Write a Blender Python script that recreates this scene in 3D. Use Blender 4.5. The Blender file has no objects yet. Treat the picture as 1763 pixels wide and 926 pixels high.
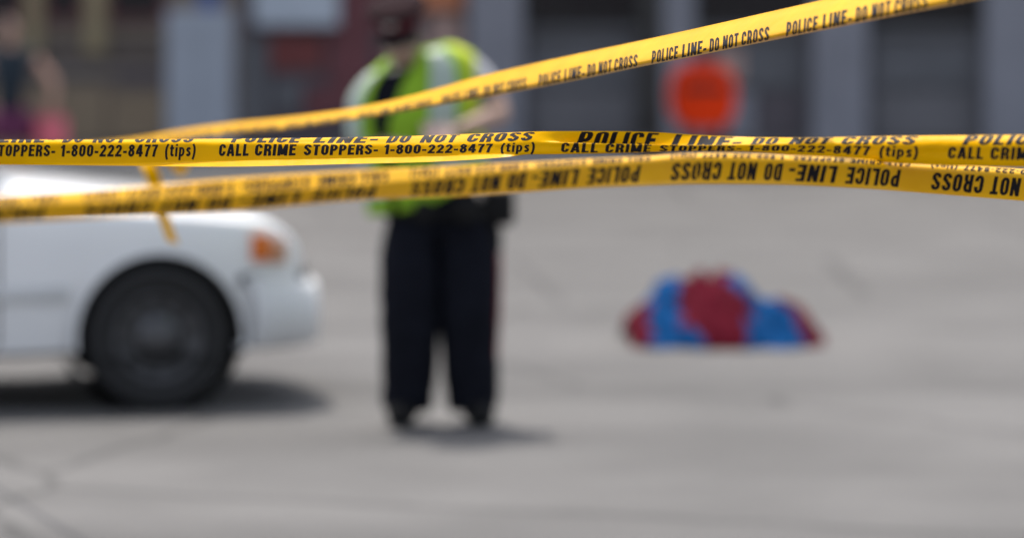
import bpy, bmesh, math, random
from mathutils import Vector, Matrix, noise as mnoise

R = math.radians
V = Vector
random.seed(7)
scene = bpy.context.scene
COL = scene.collection

# ------------------------------------------------------------------ camera
F = 6667.0            # focal length in photo pixels
CX, CY = 600.0, 32.0  # principal point (eye level) in photo pixels
W, H = 1763.0, 926.0
EYE = 1.75
FOCUS = 7.42
cam_d = bpy.data.cameras.new('camera')
cam = bpy.data.objects.new('camera', cam_d)
COL.objects.link(cam)
cam.location = (0, 0, EYE)
cam.rotation_euler = (R(90), 0, 0)
cam_d.sensor_fit = 'HORIZONTAL'
cam_d.sensor_width = 36.0
cam_d.lens = F * 36.0 / W
cam_d.shift_x = (W / 2 - CX) / W
cam_d.shift_y = -(H / 2 - CY) / W
cam_d.clip_start = 0.1
cam_d.clip_end = 500
cam_d.dof.use_dof = True
cam_d.dof.focus_distance = FOCUS
cam_d.dof.aperture_fstop = 2.0
scene.camera = cam

# ------------------------------------------------------------------ world and sun
SUN_EL, SUN_AZ = R(67), R(-20)
world = bpy.data.worlds.new('World')
scene.world = world
world.use_nodes = True
wn = world.node_tree
bg = wn.nodes['Background']
sky = wn.nodes.new('ShaderNodeTexSky')
sky.sky_type = 'NISHITA'
sky.sun_disc = False
sky.sun_elevation = SUN_EL
sky.sun_rotation = SUN_AZ
sky.air_density = 0.75
sky.dust_density = 3.0
sky.ozone_density = 0.4
hs = wn.nodes.new('ShaderNodeHueSaturation')   # thin summer haze: a paler sky
hs.inputs['Saturation'].default_value = 0.5
wn.links.new(sky.outputs[0], hs.inputs['Color'])
wn.links.new(hs.outputs[0], bg.inputs[0])
bg.inputs[1].default_value = 0.15
sun_d = bpy.data.lights.new('sun', 'SUN')
sun_d.energy = 2.3
sun_d.angle = R(0.53)
sun_d.color = (1.0, 0.94, 0.86)
sun = bpy.data.objects.new('sun', sun_d)
COL.objects.link(sun)
sdir = Vector((math.cos(SUN_EL) * math.sin(SUN_AZ), math.cos(SUN_EL) * math.cos(SUN_AZ), math.sin(SUN_EL)))
sun.rotation_euler = sdir.to_track_quat('Z', 'Y').to_euler()
sun.location = sdir * 60
vs = scene.view_settings
vs.view_transform = 'Standard'
vs.look = 'None'
vs.exposure = 1.0
vs.gamma = 1.0
vs.use_curve_mapping = False
scene.cycles.use_denoising = True
scene.cycles.max_bounces = 8

# ------------------------------------------------------------------ helpers
def P(px, py, d):
    """photo pixel and distance -> point in the street"""
    return Vector(((px - CX) / F * d, d, EYE - (py - CY) / F * d))

def wx(px, d):
    return (px - CX) / F * d

def wz(py, d):
    return EYE - (py - CY) / F * d

def principled(name):
    m = bpy.data.materials.new(name)
    m.use_nodes = True
    return m, m.node_tree, m.node_tree.nodes['Principled BSDF']

def mat(name, col, rough=0.6, var=0.12, scale=6.0, bump=0.0, bscale=60.0, metal=0.0, spec=0.5, coat=0.0):
    m, nt, b = principled(name)
    n = nt.nodes.new('ShaderNodeTexNoise')
    n.inputs['Scale'].default_value = scale
    n.inputs['Detail'].default_value = 6
    tc = nt.nodes.new('ShaderNodeTexCoord')
    nt.links.new(tc.outputs['Object'], n.inputs['Vector'])
    mr = nt.nodes.new('ShaderNodeMapRange')
    mr.inputs['From Min'].default_value = 0.3
    mr.inputs['From Max'].default_value = 0.7
    mr.inputs['To Min'].default_value = 1 - var
    mr.inputs['To Max'].default_value = 1 + var
    nt.links.new(n.outputs['Fac'], mr.inputs['Value'])
    mx = nt.nodes.new('ShaderNodeMix')
    mx.data_type = 'RGBA'
    mx.blend_type = 'MULTIPLY'
    mx.inputs['Factor'].default_value = 1.0
    mx.inputs[6].default_value = (*col, 1)
    nt.links.new(mr.outputs[0], mx.inputs[7])
    nt.links.new(mx.outputs[2], b.inputs['Base Color'])
    b.inputs['Roughness'].default_value = rough
    b.inputs['Metallic'].default_value = metal
    b.inputs['Specular IOR Level'].default_value = spec
    b.inputs['Coat Weight'].default_value = coat
    b.inputs['Coat Roughness'].default_value = 0.06
    if bump:
        n2 = nt.nodes.new('ShaderNodeTexNoise')
        n2.inputs['Scale'].default_value = bscale
        n2.inputs['Detail'].default_value = 4
        nt.links.new(tc.outputs['Object'], n2.inputs['Vector'])
        bp = nt.nodes.new('ShaderNodeBump')
        bp.inputs['Strength'].default_value = bump
        bp.inputs['Distance'].default_value = 0.01
        nt.links.new(n2.outputs['Fac'], bp.inputs['Height'])
        nt.links.new(bp.outputs[0], b.inputs['Normal'])
    return m

def link(name, me, parent=None, mats=()):
    o = bpy.data.objects.new(name, me)
    COL.objects.link(o)
    for m in mats:
        me.materials.append(m)
    if parent is not None:
        o.parent = parent
    return o

def empty(name, loc, rz=0.0):
    o = bpy.data.objects.new(name, None)
    o.empty_display_size = 0.2
    COL.objects.link(o)
    o.location = loc
    o.rotation_euler = (0, 0, rz)
    return o

def tag(o, label=None, cat=None, group=None, kind=None):
    if label: o['label'] = label
    if cat: o['category'] = cat
    if group: o['group'] = group
    if kind: o['kind'] = kind
    return o

class MB:
    """collects boxes, grids and tubes into one mesh"""
    def __init__(self):
        self.bm = bmesh.new()

    def box(self, x0, x1, y0, y1, z0, z1, mi=0):
        vs_ = [self.bm.verts.new(p) for p in
               [(x0, y0, z0), (x1, y0, z0), (x1, y1, z0), (x0, y1, z0), (x0, y0, z1), (x1, y0, z1), (x1, y1, z1), (x0, y1, z1)]]
        for f in [(0, 3, 2, 1), (4, 5, 6, 7), (0, 1, 5, 4), (1, 2, 6, 5), (2, 3, 7, 6), (3, 0, 4, 7)]:
            fc = self.bm.faces.new([vs_[i] for i in f])
            fc.material_index = mi
        return self

    def grid(self, rows, close_u=False, close_v=False, mi=0):
        g = [[self.bm.verts.new(p) for p in r] for r in rows]
        nr, nc = len(g), len(g[0])
        for i in range(nr if close_u else nr - 1):
            for j in range(nc if close_v else nc - 1):
                a, b, c, d = g[i][j], g[i][(j + 1) % nc], g[(i + 1) % nr][(j + 1) % nc], g[(i + 1) % nr][j]
                try:
                    f = self.bm.faces.new((a, b, c, d))
                    f.material_index = mi
                    f.smooth = True
                except ValueError:
                    pass
        return g

    def cap(self, ring, mi=0):
        try:
            f = self.bm.faces.new(ring)
            f.material_index = mi
        except ValueError:
            pass

    def tube(self, pts, rad, n=10, mi=0, cap=True):
        pts = [Vector(p) for p in pts]
        if not isinstance(rad, (list, tuple)):
            rad = [rad] * len(pts)
        rows = []
        for i, p in enumerate(pts):
            t = (pts[min(i + 1, len(pts) - 1)] - pts[max(i - 1, 0)]).normalized()
            q = t.to_track_quat('Z', 'Y')
            rows.append([p + q @ Vector((rad[i] * math.cos(2 * math.pi * k / n), rad[i] * math.sin(2 * math.pi * k / n), 0)) for k in range(n)])
        g = self.grid(rows, close_v=True, mi=mi)
        if cap:
            self.cap(list(reversed(g[0])), mi)
            self.cap(g[-1], mi)
        return self

    def lathe(self, prof, M=Matrix(), n=40, mi=0):
        """prof: (radius, height along local Z)"""
        rows = [[M @ Vector((r * math.cos(2 * math.pi * k / n), r * math.sin(2 * math.pi * k / n), z)) for k in range(n)] for r, z in prof]
        g = self.grid(rows, close_v=True, mi=mi)
        return g

    def ball(self, c, r, sx=1, sy=1, sz=1, mi=0, n=16):
        rows = []
        for i in range(n + 1):
            a = -math.pi / 2 + math.pi * i / n
            ra = max(math.cos(a), 1e-3)
            rows.append([Vector(c) + Vector((r * sx * ra * math.cos(2 * math.pi * k / (2 * n)), r * sy * ra * math.sin(2 * math.pi * k / (2 * n)), r * sz * math.sin(a))) for k in range(2 * n)])
        g = self.grid(rows, close_v=True, mi=mi)
        return self

    def build(self, name, mats, parent=None, bevel=0.0, recalc=True):
        if recalc:
            bmesh.ops.recalc_face_normals(self.bm, faces=self.bm.faces)
        me = bpy.data.meshes.new(name)
        self.bm.to_mesh(me)
        self.bm.free()
        if not isinstance(mats, (list, tuple)):
            mats = [mats]
        o = link(name, me, parent, mats)
        if bevel:
            b = o.modifiers.new('bevel', 'BEVEL')
            b.width = bevel
            b.segments = 2
            b.limit_method = 'ANGLE'
        return o

def lerp(a, b, t):
    return a + (b - a) * t

def interp(keys, x):
    """piecewise smooth interpolation; keys = [(x, value or tuple)]"""
    if x <= keys[0][0]: return keys[0][1]
    if x >= keys[-1][0]: return keys[-1][1]
    for (xa, va), (xb, vb) in zip(keys, keys[1:]):
        if xa <= x <= xb:
            t = (x - xa) / (xb - xa)
            if isinstance(va, (tuple, list)):
                return tuple(lerp(p, q, t) for p, q in zip(va, vb))
            return lerp(va, vb, t)

def hermite(keys, x):
    """monotone-ish cubic through (x, y) keys, linear beyond the ends"""
    n = len(keys)
    xs = [k[0] for k in keys]; ys = [k[1] for k in keys]
    sl = [(ys[i + 1] - ys[i]) / (xs[i + 1] - xs[i]) for i in range(n - 1)]
    m = [sl[0]] + [(sl[i - 1] + sl[i]) / 2 for i in range(1, n - 1)] + [sl[-1]]
    if x <= xs[0]: return ys[0] + (x - xs[0]) * m[0]
    if x >= xs[-1]: return ys[-1] + (x - xs[-1]) * m[-1]
    for i in range(n - 1):
        if x <= xs[i + 1]:
            h = xs[i + 1] - xs[i]
            t = (x - xs[i]) / h
            return ((2 * t**3 - 3 * t**2 + 1) * ys[i] + (t**3 - 2 * t**2 + t) * h * m[i]
                    + (-2 * t**3 + 3 * t**2) * ys[i + 1] + (t**3 - t**2) * h * m[i + 1])

# ------------------------------------------------------------------ materials
def asphalt_mat():
    m, nt, b = principled('asphalt')
    tc = nt.nodes.new('ShaderNodeTexCoord')
    def noise(scale, det, sc=(1, 1, 1)):
        mp = nt.nodes.new('ShaderNodeMapping')
        mp.inputs['Scale'].default_value = sc
        nt.links.new(tc.outputs['Object'], mp.inputs[0])
        n = nt.nodes.new('ShaderNodeTexNoise')
        n.inputs['Scale'].default_value = scale
        n.inputs['Detail'].default_value = det
        nt.links.new(mp.outputs[0], n.inputs['Vector'])
        return n
    streak = noise(0.5, 4, (0.12, 0.9, 1))     # worn wheel tracks along the street
    blotch = noise(0.9, 6)
    grit = noise(140, 3)
    def ramp(src, a, b_, f0=0.3, f1=0.7):
        r = nt.nodes.new('ShaderNodeMapRange')
        r.inputs['From Min'].default_value = f0
        r.inputs['From Max'].default_value = f1
        r.inputs['To Min'].default_value = a
        r.inputs['To Max'].default_value = b_
        nt.links.new(src.outputs['Fac'], r.inputs['Value'])
        return r
    def mul(x, y):
        n = nt.nodes.new('ShaderNodeMath')
        n.operation = 'MULTIPLY'
        nt.links.new(x.outputs[0], n.inputs[0])
        nt.links.new(y.outputs[0], n.inputs[1])
        return n
    v = mul(mul(ramp(streak, 0.78, 1.20), ramp(blotch, 0.80, 1.14)), ramp(grit, 0.7, 1.3))
    # cracks sealed with tar
    vo = nt.nodes.new('ShaderNodeTexVoronoi')
    vo.feature = 'DISTANCE_TO_EDGE'
    vo.inputs['Scale'].default_value = 0.32
    wob = noise(2.2, 5)
    mv = nt.nodes.new('ShaderNodeMix'); mv.data_type = 'VECTOR'
    mv.inputs[0].default_value = 0.12
    nt.links.new(tc.outputs['Object'], mv.inputs[4])
    nt.links.new(wob.outputs['Color'], mv.inputs[5])
    nt.links.new(mv.outputs[1], vo.inputs['Vector'])
    cr = nt.nodes.new('ShaderNodeMapRange')
    cr.inputs['From Min'].default_value = 0.003
    cr.inputs['From Max'].default_value = 0.009
    cr.inputs['To Min'].default_value = 0.62
    cr.inputs['To Max'].default_value = 1.0
    nt.links.new(vo.outputs['Distance'], cr.inputs['Value'])
    v = mul(v, cr)
    mx = nt.nodes.new('ShaderNodeMix')
    mx.data_type = 'RGBA'; mx.blend_type = 'MULTIPLY'
    mx.inputs['Factor'].default_value = 1
    mx.inputs[6].default_value = (0.110, 0.108, 0.106, 1)
    nt.links.new(v.outputs[0], mx.inputs[7])
    nt.links.new(mx.outputs[2], b.inputs['Base Color'])
    b.inputs['Roughness'].default_value = 0.85
    b.inputs['Specular IOR Level'].default_value = 0.25
    bp = nt.nodes.new('ShaderNodeBump')
    bp.inputs['Strength'].default_value = 0.5
    bp.inputs['Distance'].default_value = 0.006
    nt.links.new(grit.outputs['Fac'], bp.inputs['Height'])
    nt.links.new(bp.outputs[0], b.inputs['Normal'])
    return m

def tape_mat(name='yellow_tape_plastic', spec=0.05, rough=0.30):
    m, nt, b = principled(name)
    b.inputs['Roughness'].default_value = rough
    b.inputs['Specular IOR Level'].default_value = spec
    tc = nt.nodes.new('ShaderNodeTexCoord')
    n = nt.nodes.new('ShaderNodeTexNoise')
    n.inputs['Scale'].default_value = 9
    n.inputs['Detail'].default_value = 5
    nt.links.new(tc.outputs['Object'], n.inputs['Vector'])
    cr = nt.nodes.new('ShaderNodeValToRGB')
    cr.color_ramp.elements[0].position = 0.3
    cr.color_ramp.elements[0].color = (0.75, 0.375, 0.0, 1)
    cr.color_ramp.elements[1].position = 0.7
    cr.color_ramp.elements[1].color = (0.84, 0.445, 0.0, 1)
    nt.links.new(n.outputs['Fac'], cr.inputs[0])
    nt.links.new(cr.outputs[0], b.inputs['Base Color'])
    tr = nt.nodes.new('ShaderNodeBsdfTranslucent')
    nt.links.new(cr.outputs[0], tr.inputs[0])
    ms = nt.nodes.new('ShaderNodeMixShader')
    ms.inputs[0].default_value = 0.06
    nt.links.new(b.outputs[0], ms.inputs[1])
    nt.links.new(tr.outputs[0], ms.inputs[2])
    nt.links.new(ms.outputs[0], nt.nodes['Material Output'].inputs[0])
    n2 = nt.nodes.new('ShaderNodeTexNoise')
    n2.inputs['Scale'].default_value = 45
    n2.inputs['Detail'].default_value = 3
    nt.links.new(tc.outputs['Object'], n2.inputs['Vector'])
    bp = nt.nodes.new('ShaderNodeBump')
    bp.inputs['Strength'].default_value = 0.12
    bp.inputs['Distance'].default_value = 0.004
    nt.links.new(n2.outputs['Fac'], bp.inputs['Height'])
    nt.links.new(bp.outputs[0], b.inputs['Normal'])
    return m

M = dict(
    asphalt=asphalt_mat(),
    concrete=mat('concrete', (0.27, 0.26, 0.25), 0.9, 0.15, 1.5, 0.3, 50),
    kerb=mat('kerb_stone', (0.33, 0.32, 0.30), 0.85, 0.15, 3, 0.2, 40),
    tape=tape_mat(),
    tape_gloss=tape_mat('glossy_yellow_tape_plastic', 0.24, 0.33),
    ink=mat('black_ink', (0.010, 0.008, 0.010), 0.6, 0.1, spec=0.12),
    car=mat('white_car_paint', (0.84, 0.85, 0.86), 0.32, 0.03, 2, coat=1.0),
    bumper=mat('white_bumper_plastic', (0.70, 0.71, 0.72), 0.45, 0.03, 3),
    rubber=mat('tyre_rubber', (0.018, 0.018, 0.019), 0.85, 0.2, 20, 0.2),
    black=mat('black_plastic', (0.012, 0.012, 0.013), 0.6, 0.2, 20),
    steel=mat('steel_wheel', (0.09, 0.09, 0.095), 0.45, 0.2, 10, metal=0.6),
    chrome=mat('chrome', (0.75, 0.75, 0.76), 0.15, 0.05, 4, metal=1.0),
    amber=mat('amber_lens', (0.75, 0.17, 0.01), 0.2, 0.15, 30, coat=0.6),
    lens_pink=mat('amber_clear_lens', (0.55, 0.26, 0.14), 0.15, 0.1, 30, coat=0.8),
    lens=mat('clear_lens', (0.55, 0.57, 0.60), 0.12, 0.1, 30, coat=0.8),
    red_lens=mat('red_lens', (0.40, 0.01, 0.01), 0.2, 0.1, 30, coat=0.6),
    glass=mat('dark_glass', (0.016, 0.012, 0.014), 0.25, 0.2, 2, spec=0.25),
    car_glass=mat('car_glass', (0.02, 0.025, 0.03), 0.06, 0.1, 2),
    skin=mat('brown_skin', (0.40, 0.26, 0.20), 0.5, 0.1, 25),
    pale_skin=mat('fair_skin', (0.50, 0.30, 0.22), 0.5, 0.08, 25),
    shirt=mat('pale_shirt', (0.40, 0.41, 0.43), 0.85, 0.06, 14, 0.2, 30),
    navy=mat('navy_cloth', (0.008, 0.009, 0.014), 0.95, 0.2, 12, 0.3, 40, spec=0.1),
    stripe_red=mat('red_trim', (0.22, 0.008, 0.015), 0.8, 0.1, 12),
    vest=mat('lime_vest', (0.235, 0.43, 0.012), 0.8, 0.10, 10, 0.3, 24),
    vest_sunlit=mat('sunlit_lime_vest', (0.50, 0.60, 0.03), 0.8, 0.10, 10, 0.3, 24),  # brighter copy of the lime cloth, sunlight put into the colour
    silver=mat('silver_reflective', (0.36, 0.44, 0.38), 0.5, 0.08, 18),
    leather=mat('black_leather', (0.010, 0.010, 0.010), 0.7, 0.2, 30, 0.2, spec=0.15),
    cap_band=mat('red_cap_band', (0.10, 0.006, 0.014), 0.8, 0.1, 12),
    cap_crown=mat('dark_maroon_cap', (0.016, 0.006, 0.008), 0.9, 0.15, 14, 0.3, 40, spec=0.1),
    eye=mat('eye_white', (0.7, 0.7, 0.7), 0.3, 0.05),
    hair=mat('dark_hair', (0.020, 0.013, 0.010), 0.6, 0.3, 40, 0.4, 60),
    teal=mat('teal_top', (0.006, 0.015, 0.025), 0.85, 0.35, 5, 0.2, 30),
    magenta=mat('magenta_cloth', (0.10, 0.014, 0.06), 0.8, 0.2, 8, 0.2, 30),
    pink=mat('pink_plastic', (0.70, 0.14, 0.19), 0.5, 0.25, 4),
    brown_wall=mat('brown_wall', (0.20, 0.165, 0.135), 0.9, 0.16, 1.2, 0.2, 30),
    brown_panel=mat('brown_panel', (0.235, 0.18, 0.12), 0.8, 0.15, 1.4),
    tan=mat('tan_frame', (0.26, 0.21, 0.12), 0.7, 0.12, 2),
    maroon=mat('maroon_panel', (0.145, 0.045, 0.052), 0.7, 0.2, 1.4),
    red_panel=mat('red_panel', (0.20, 0.048, 0.045), 0.7, 0.2, 1.8),
    plum=mat('dark_plum_wall', (0.105, 0.092, 0.103), 0.85, 0.15, 1.4),
    slate=mat('slate_wall', (0.125, 0.128, 0.138), 0.85, 0.14, 1.6),
    white_sign=mat('pale_sign', (0.44, 0.49, 0.55), 0.6, 0.06, 2),
    cabinet=mat('pale_grey_metal', (0.31, 0.345, 0.40), 0.55, 0.05, 2),
    blue=mat('blue_sign', (0.03, 0.075, 0.25), 0.5, 0.1, 3),
    orange=mat('orange_sign', (0.48, 0.17, 0.075), 0.6, 0.15, 2),
    beige=mat('beige_poster', (0.42, 0.29, 0.25), 0.7, 0.12, 2),
    stone=mat('grey_stone', (0.235, 0.24, 0.27), 0.85, 0.10, 1.3, 0.2, 30),
    stone_dark=mat('dark_grey_panel', (0.145, 0.143, 0.152), 0.8, 0.12, 1.3),
    pole=mat('black_pole', (0.012, 0.011, 0.010), 0.6, 0.2, 8),
    post_red=mat('red_box_paint', (0.95, 0.05, 0.002), 0.6, 0.08, 4, spec=0.15),
    cloth_red=mat('crimson_cloth', (0.075, 0.002, 0.010), 0.95, 0.12, 9, spec=0.08),
    cloth_blue=mat('blue_cloth', (0.001, 0.048, 0.16), 0.95, 0.12, 9, spec=0.08),
    roof=mat('roof_gravel', (0.2, 0.19, 0.18), 0.9, 0.1, 2),
)

# ------------------------------------------------------------------ ground
BD = 48.0      # street front of the buildings
KERB = 43.6
mb = MB(); mb.box(-150, 150, -60, 260, -0.5, 0.0)
tag(mb.build('road', M['asphalt']), kind='structure')
mb = MB(); mb.box(-150, 150, KERB + 0.18, 140, -0.05, 0.13)
tag(mb.build('pavement', M['concrete']), kind='structure')
mb = MB(); mb.box(-150, 150, KERB, KERB + 0.177, -0.05, 0.14)
tag(mb.build('kerb', M['kerb'], bevel=0.02), kind='structure')

# ------------------------------------------------------------------ buildings
def bld(name, px0, px1, height, wall, label, depth=14.0):
    x0, x1 = wx(px0, BD), wx(px1, BD)
    b = empty(name, (0, 0, 0))
    tag(b, label, 'building')
    m = MB()
    m.box(x0, x1, BD, BD + depth, 0.10, height)
    m.build('wall', wall, b)
    m = MB()
    m.box(x0 - 0.003, x1 + 0.003, BD - 0.25, BD + depth + 0.1, height + 0.003, height + 0.4)
    m.build('parapet', wall, b)
    return b

def bpart(b, name, px0, px1, py0, py1, mtl, proud, z_top=None, z_bot=None, bevel=0.01, back=0.003, parent=None):
    """a piece fixed to the street front, given by photo pixels; thickness = proud"""
    z1 = wz(py0, BD) if z_top is None else z_top
    z0 = wz(py1, BD) if z_bot is None else z_bot
    m = MB()
    m.box(wx(px0, BD), wx(px1, BD), BD - proud, BD - back, z0, z1)
    return m.build(name, mtl, parent or b, bevel=bevel)

def window(b, px0, px1, z0, z1, frame_m, fw=0.06, mull=1):
    x0, x1 = wx(px0, BD), wx(px1, BD)
    m = MB()
    y0, y1 = BD - 0.09, BD - 0.002
    m.box(x0, x1, y0, y1, z0, z0 + fw)
    m.box(x0, x1, y0, y1, z1 - fw, z1)
    m.box(x0, x0 + fw, y0, y1, z0 + fw, z1 - fw)
    m.box(x1 - fw, x1, y0, y1, z0 + fw, z1 - fw)
    for k in range(1, mull + 1):
        xc = lerp(x0, x1, k / (mull + 1))
        m.box(xc - fw / 3, xc + fw / 3, y0 + 0.01, y1, z0 + fw, z1 - fw)
    f = m.build('window', frame_m, b)
    m = MB()
    m.box(x0 + fw * 0.9, x1 - fw * 0.9, BD - 0.035, BD - 0.004, z0 + fw * 0.9, z1 - fw * 0.9)
    m.build('pane', M['glass'], f)
    return f

def upper_windows(b, px0, px1, step, zs, frame_m):
    p = px0
    while p + step * 0.6 < px1:
        for z in zs:
            window(b, p, p + step * 0.6, z, z + 1.7, frame_m, 0.08, 1)
        p += step

# brown shop front on the left
bA = bld('brown_shop', -1600, 411, 11.5, M['brown_wall'], 'brown shop building with tan window posts and dark windows, behind the pedestrian')
for p0, p1 in ((-250, -160), (-70, 42), (76, 144), (186, 286)):
    window(bA, p0, p1, 1.72, 3.6, M['maroon'], 0.05, 0)
for p0, p1 in ((-160, -125), (-105, -70), (44, 74), (146, 184)):
    bpart(bA, 'post', p0, p1, 0, 92, M['tan'], 0.16, z_top=3.7)
bpart(bA, 'panel', 190, 284, 160, 245, M['brown_panel'], 0.05)
bpart(bA, 'panel', 40, 184, 152, 245, M['brown_panel'], 0.05)
bpart(bA, 'panel', -150, 30, 152, 245, M['brown_panel'], 0.05)
bpart(bA, 'ledge', -1600, 286, 58, 66, M['brown_wall'], 0.12)
bpart(bA, 'beam', -700, 286, 90, 99, M['plum'], 0.09)
bpart(bA, 'beam', -700, 198, 124, 132, M['stone_dark'], 0.10)
bpart(bA, 'vent', 200, 284, 122, 146, M['plum'], 0.06)
bpart(bA, 'plinth', -1600, 411, 255, 286, M['stone_dark'], 0.12)
upper_windows(bA, -1580, 400, 200, (4.9, 8.1), M['tan'])

# dark middle shop with a pale sign
bB = bld('dark_shop', 411.5, 803, 12.5, M['plum'], 'dark plum shop building with a pale sign and red panels, behind the officer')
bpart(bB, 'sign', 438, 584, -90, 46, M['white_sign'], 0.30, bevel=0.03)
bpart(bB, 'red_poster', 466, 556, 60, 122, M['red_panel'], 0.05)
bpart(bB, 'maroon_panel', 566, 640, -90, 200, M['maroon'], 0.07)
bpart(bB, 'slate_panel', 414, 462, 70, 235, M['slate'], 0.05)
bpart(bB, 'orange_sign', 716, 800, -90, 17, M['orange'], 0.22, bevel=0.03)
bpart(bB, 'beige_poster', 738, 796, 23, 150, M['beige'], 0.06)
bpart(bB, 'red_poster', 646, 716, -60, 60, M['maroon'], 0.05)
bpart(bB, 'grey_poster', 470, 520, 140, 190, M['slate'], 0.05)
bpart(bB, 'red_poster', 526, 562, 150, 215, M['maroon'], 0.05)
bpart(bB, 'beige_poster', 655, 700, 80, 140, M['maroon'], 0.05)
bpart(bB, 'plinth', 414, 800, 255, 286, M['maroon'], 0.10)
upper_windows(bB, 430, 795, 120, (4.6, 8.4), M['slate'])

# grey stone building on the right
bC = bld('grey_building', 803.5, 2900, 12.0, M['stone_dark'], 'grey stone building with broad piers and dark windows on the right')
p = 806
bay = 0
while p < 2800:
    bpart(bC, 'pier', p, p + 92, 0, 286, M['stone'], 0.30, z_top=10.8, z_bot=0.135)
    window(bC, p + 98, p + 290, wz(44, BD), 3.9, M['pole'], 0.07, 2)
    bpart(bC, 'ledge', p + 93, p + 294, 48, 58, M['slate'], 0.14)
    bpart(bC, 'panel', p + 108, p + 280, 74, 150, M['slate'], 0.05)
    if bay % 2 == 0:
        bpart(bC, 'panel', p + 108, p + 280, 160, 240, M['stone_dark'], 0.05)
    else:
        bpart(bC, 'notice', p + 130, p + 176, 84, 140, M['beige'], 0.08)
        bpart(bC, 'panel', p + 108, p + 196, 160, 240, M['stone'], 0.05)
        bpart(bC, 'panel', p + 204, p + 280, 160, 240, M['plum'], 0.05)
    for q_ in range(4):
        bpart(bC, 'rib', p + 112 + q_ * 44, p + 118 + q_ * 44, 150, 158, M['pole'], 0.06)
    bay += 1
    for z in (4.8, 8.0):
        window(bC, p + 110, p + 278, z, z + 2.2, M['pole'], 0.08, 2)
    p += 295

# pale utility cabinet standing on the pavement, with a blue sign on top
d = 46.2
cab = empty('utility_cabinet', (wx(345, d), d, 0.13))
tag(cab, 'tall pale grey utility cabinet with blue sign on top, before the brown shop', 'cabinet')
hw = 60 / F * d
mb = MB(); mb.box(-hw + 0.02, hw - 0.02, -0.25, 0.25, 0.06, wz(18, d) - 0.13)
mb.build('body', M['cabinet'], cab, bevel=0.02)
mb = MB(); mb.box(-hw + 0.08, -0.006, -0.268, -0.252, 0.14, 1.58); mb.build('door', M['cabinet'], cab, bevel=0.006)
mb = MB(); mb.box(0.006, hw - 0.08, -0.268, -0.252, 0.14, 1.58); mb.build('door', M['cabinet'], cab, bevel=0.006)
mb = MB(); mb.box(-hw, hw, -0.28, 0.28, 0.0, 0.057); mb.build('base', M['concrete'], cab)
mb = MB(); mb.box(-0.02, 0.22, -0.06, 0.06, wz(18, d) - 0.125, wz(-60, d) - 0.13); mb.build('sign', M['blue'], cab, bevel=0.01)

# black pole and red letter box at the right
d = 42.0
po = empty('street_pole', (wx(1143, d), d + 1.8, 0.14))
tag(po, 'black street pole beside the red letter box', 'pole')
mb = MB(); mb.tube([(0, 0, 0.0), (0, 0, 0.5), (0, 0, 6.5)], [0.15, 0.14, 0.12], 20); mb.build('shaft', M['pole'], po)
mb = MB(); mb.lathe([(0.22, -0.01), (0.22, 0.1), (0.18, 0.25), (0.155, 0.3)], n=20); mb.build('base', M['pole'], po)
d = 44.3
lb = empty('letter_box', (wx(1209, d), d, 0.13))
tag(lb, 'rounded orange red letter box on the pavement beside the black pole', 'letter box')
hw = 0.36
z0, z1 = 0.36, wz(110, d) - 0.13
zc_, zh_ = (z0 + z1) / 2, (z1 - z0) / 2
prof = [(-hw * math.copysign(abs(math.cos(a)) ** 0.72, math.cos(a)), zc_ + zh_ * math.copysign(abs(math.sin(a)) ** 0.72, math.sin(a))) for a in [2 * math.pi * k / 48 for k in range(48)]]
mb = MB()
g = mb.grid([[Vector((x, y, z)) for x, z in prof] for y in (-0.28, 0.28)], close_v=True)
for f in mb.bm.faces: f.smooth = False
mb.cap(g[0]); mb.cap(list(reversed(g[1])))
mb.build('body', M['post_red'], lb, bevel=0.02)
mb = MB(); mb.box(-0.24, 0.24, -0.31, -0.283, z1 - 0.30, z1 - 0.22); mb.build('slot', M['black'], lb, bevel=0.006)
for sx in (-1, 1):
    for sy in (-1, 1):
        mb = MB(); mb.box(sx * 0.20 - 0.03, sx * 0.20 + 0.03, sy * 0.2 - 0.03, sy * 0.2 + 0.03, 0, z0 + 0.06); mb.build('leg', M['black'], lb)

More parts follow.
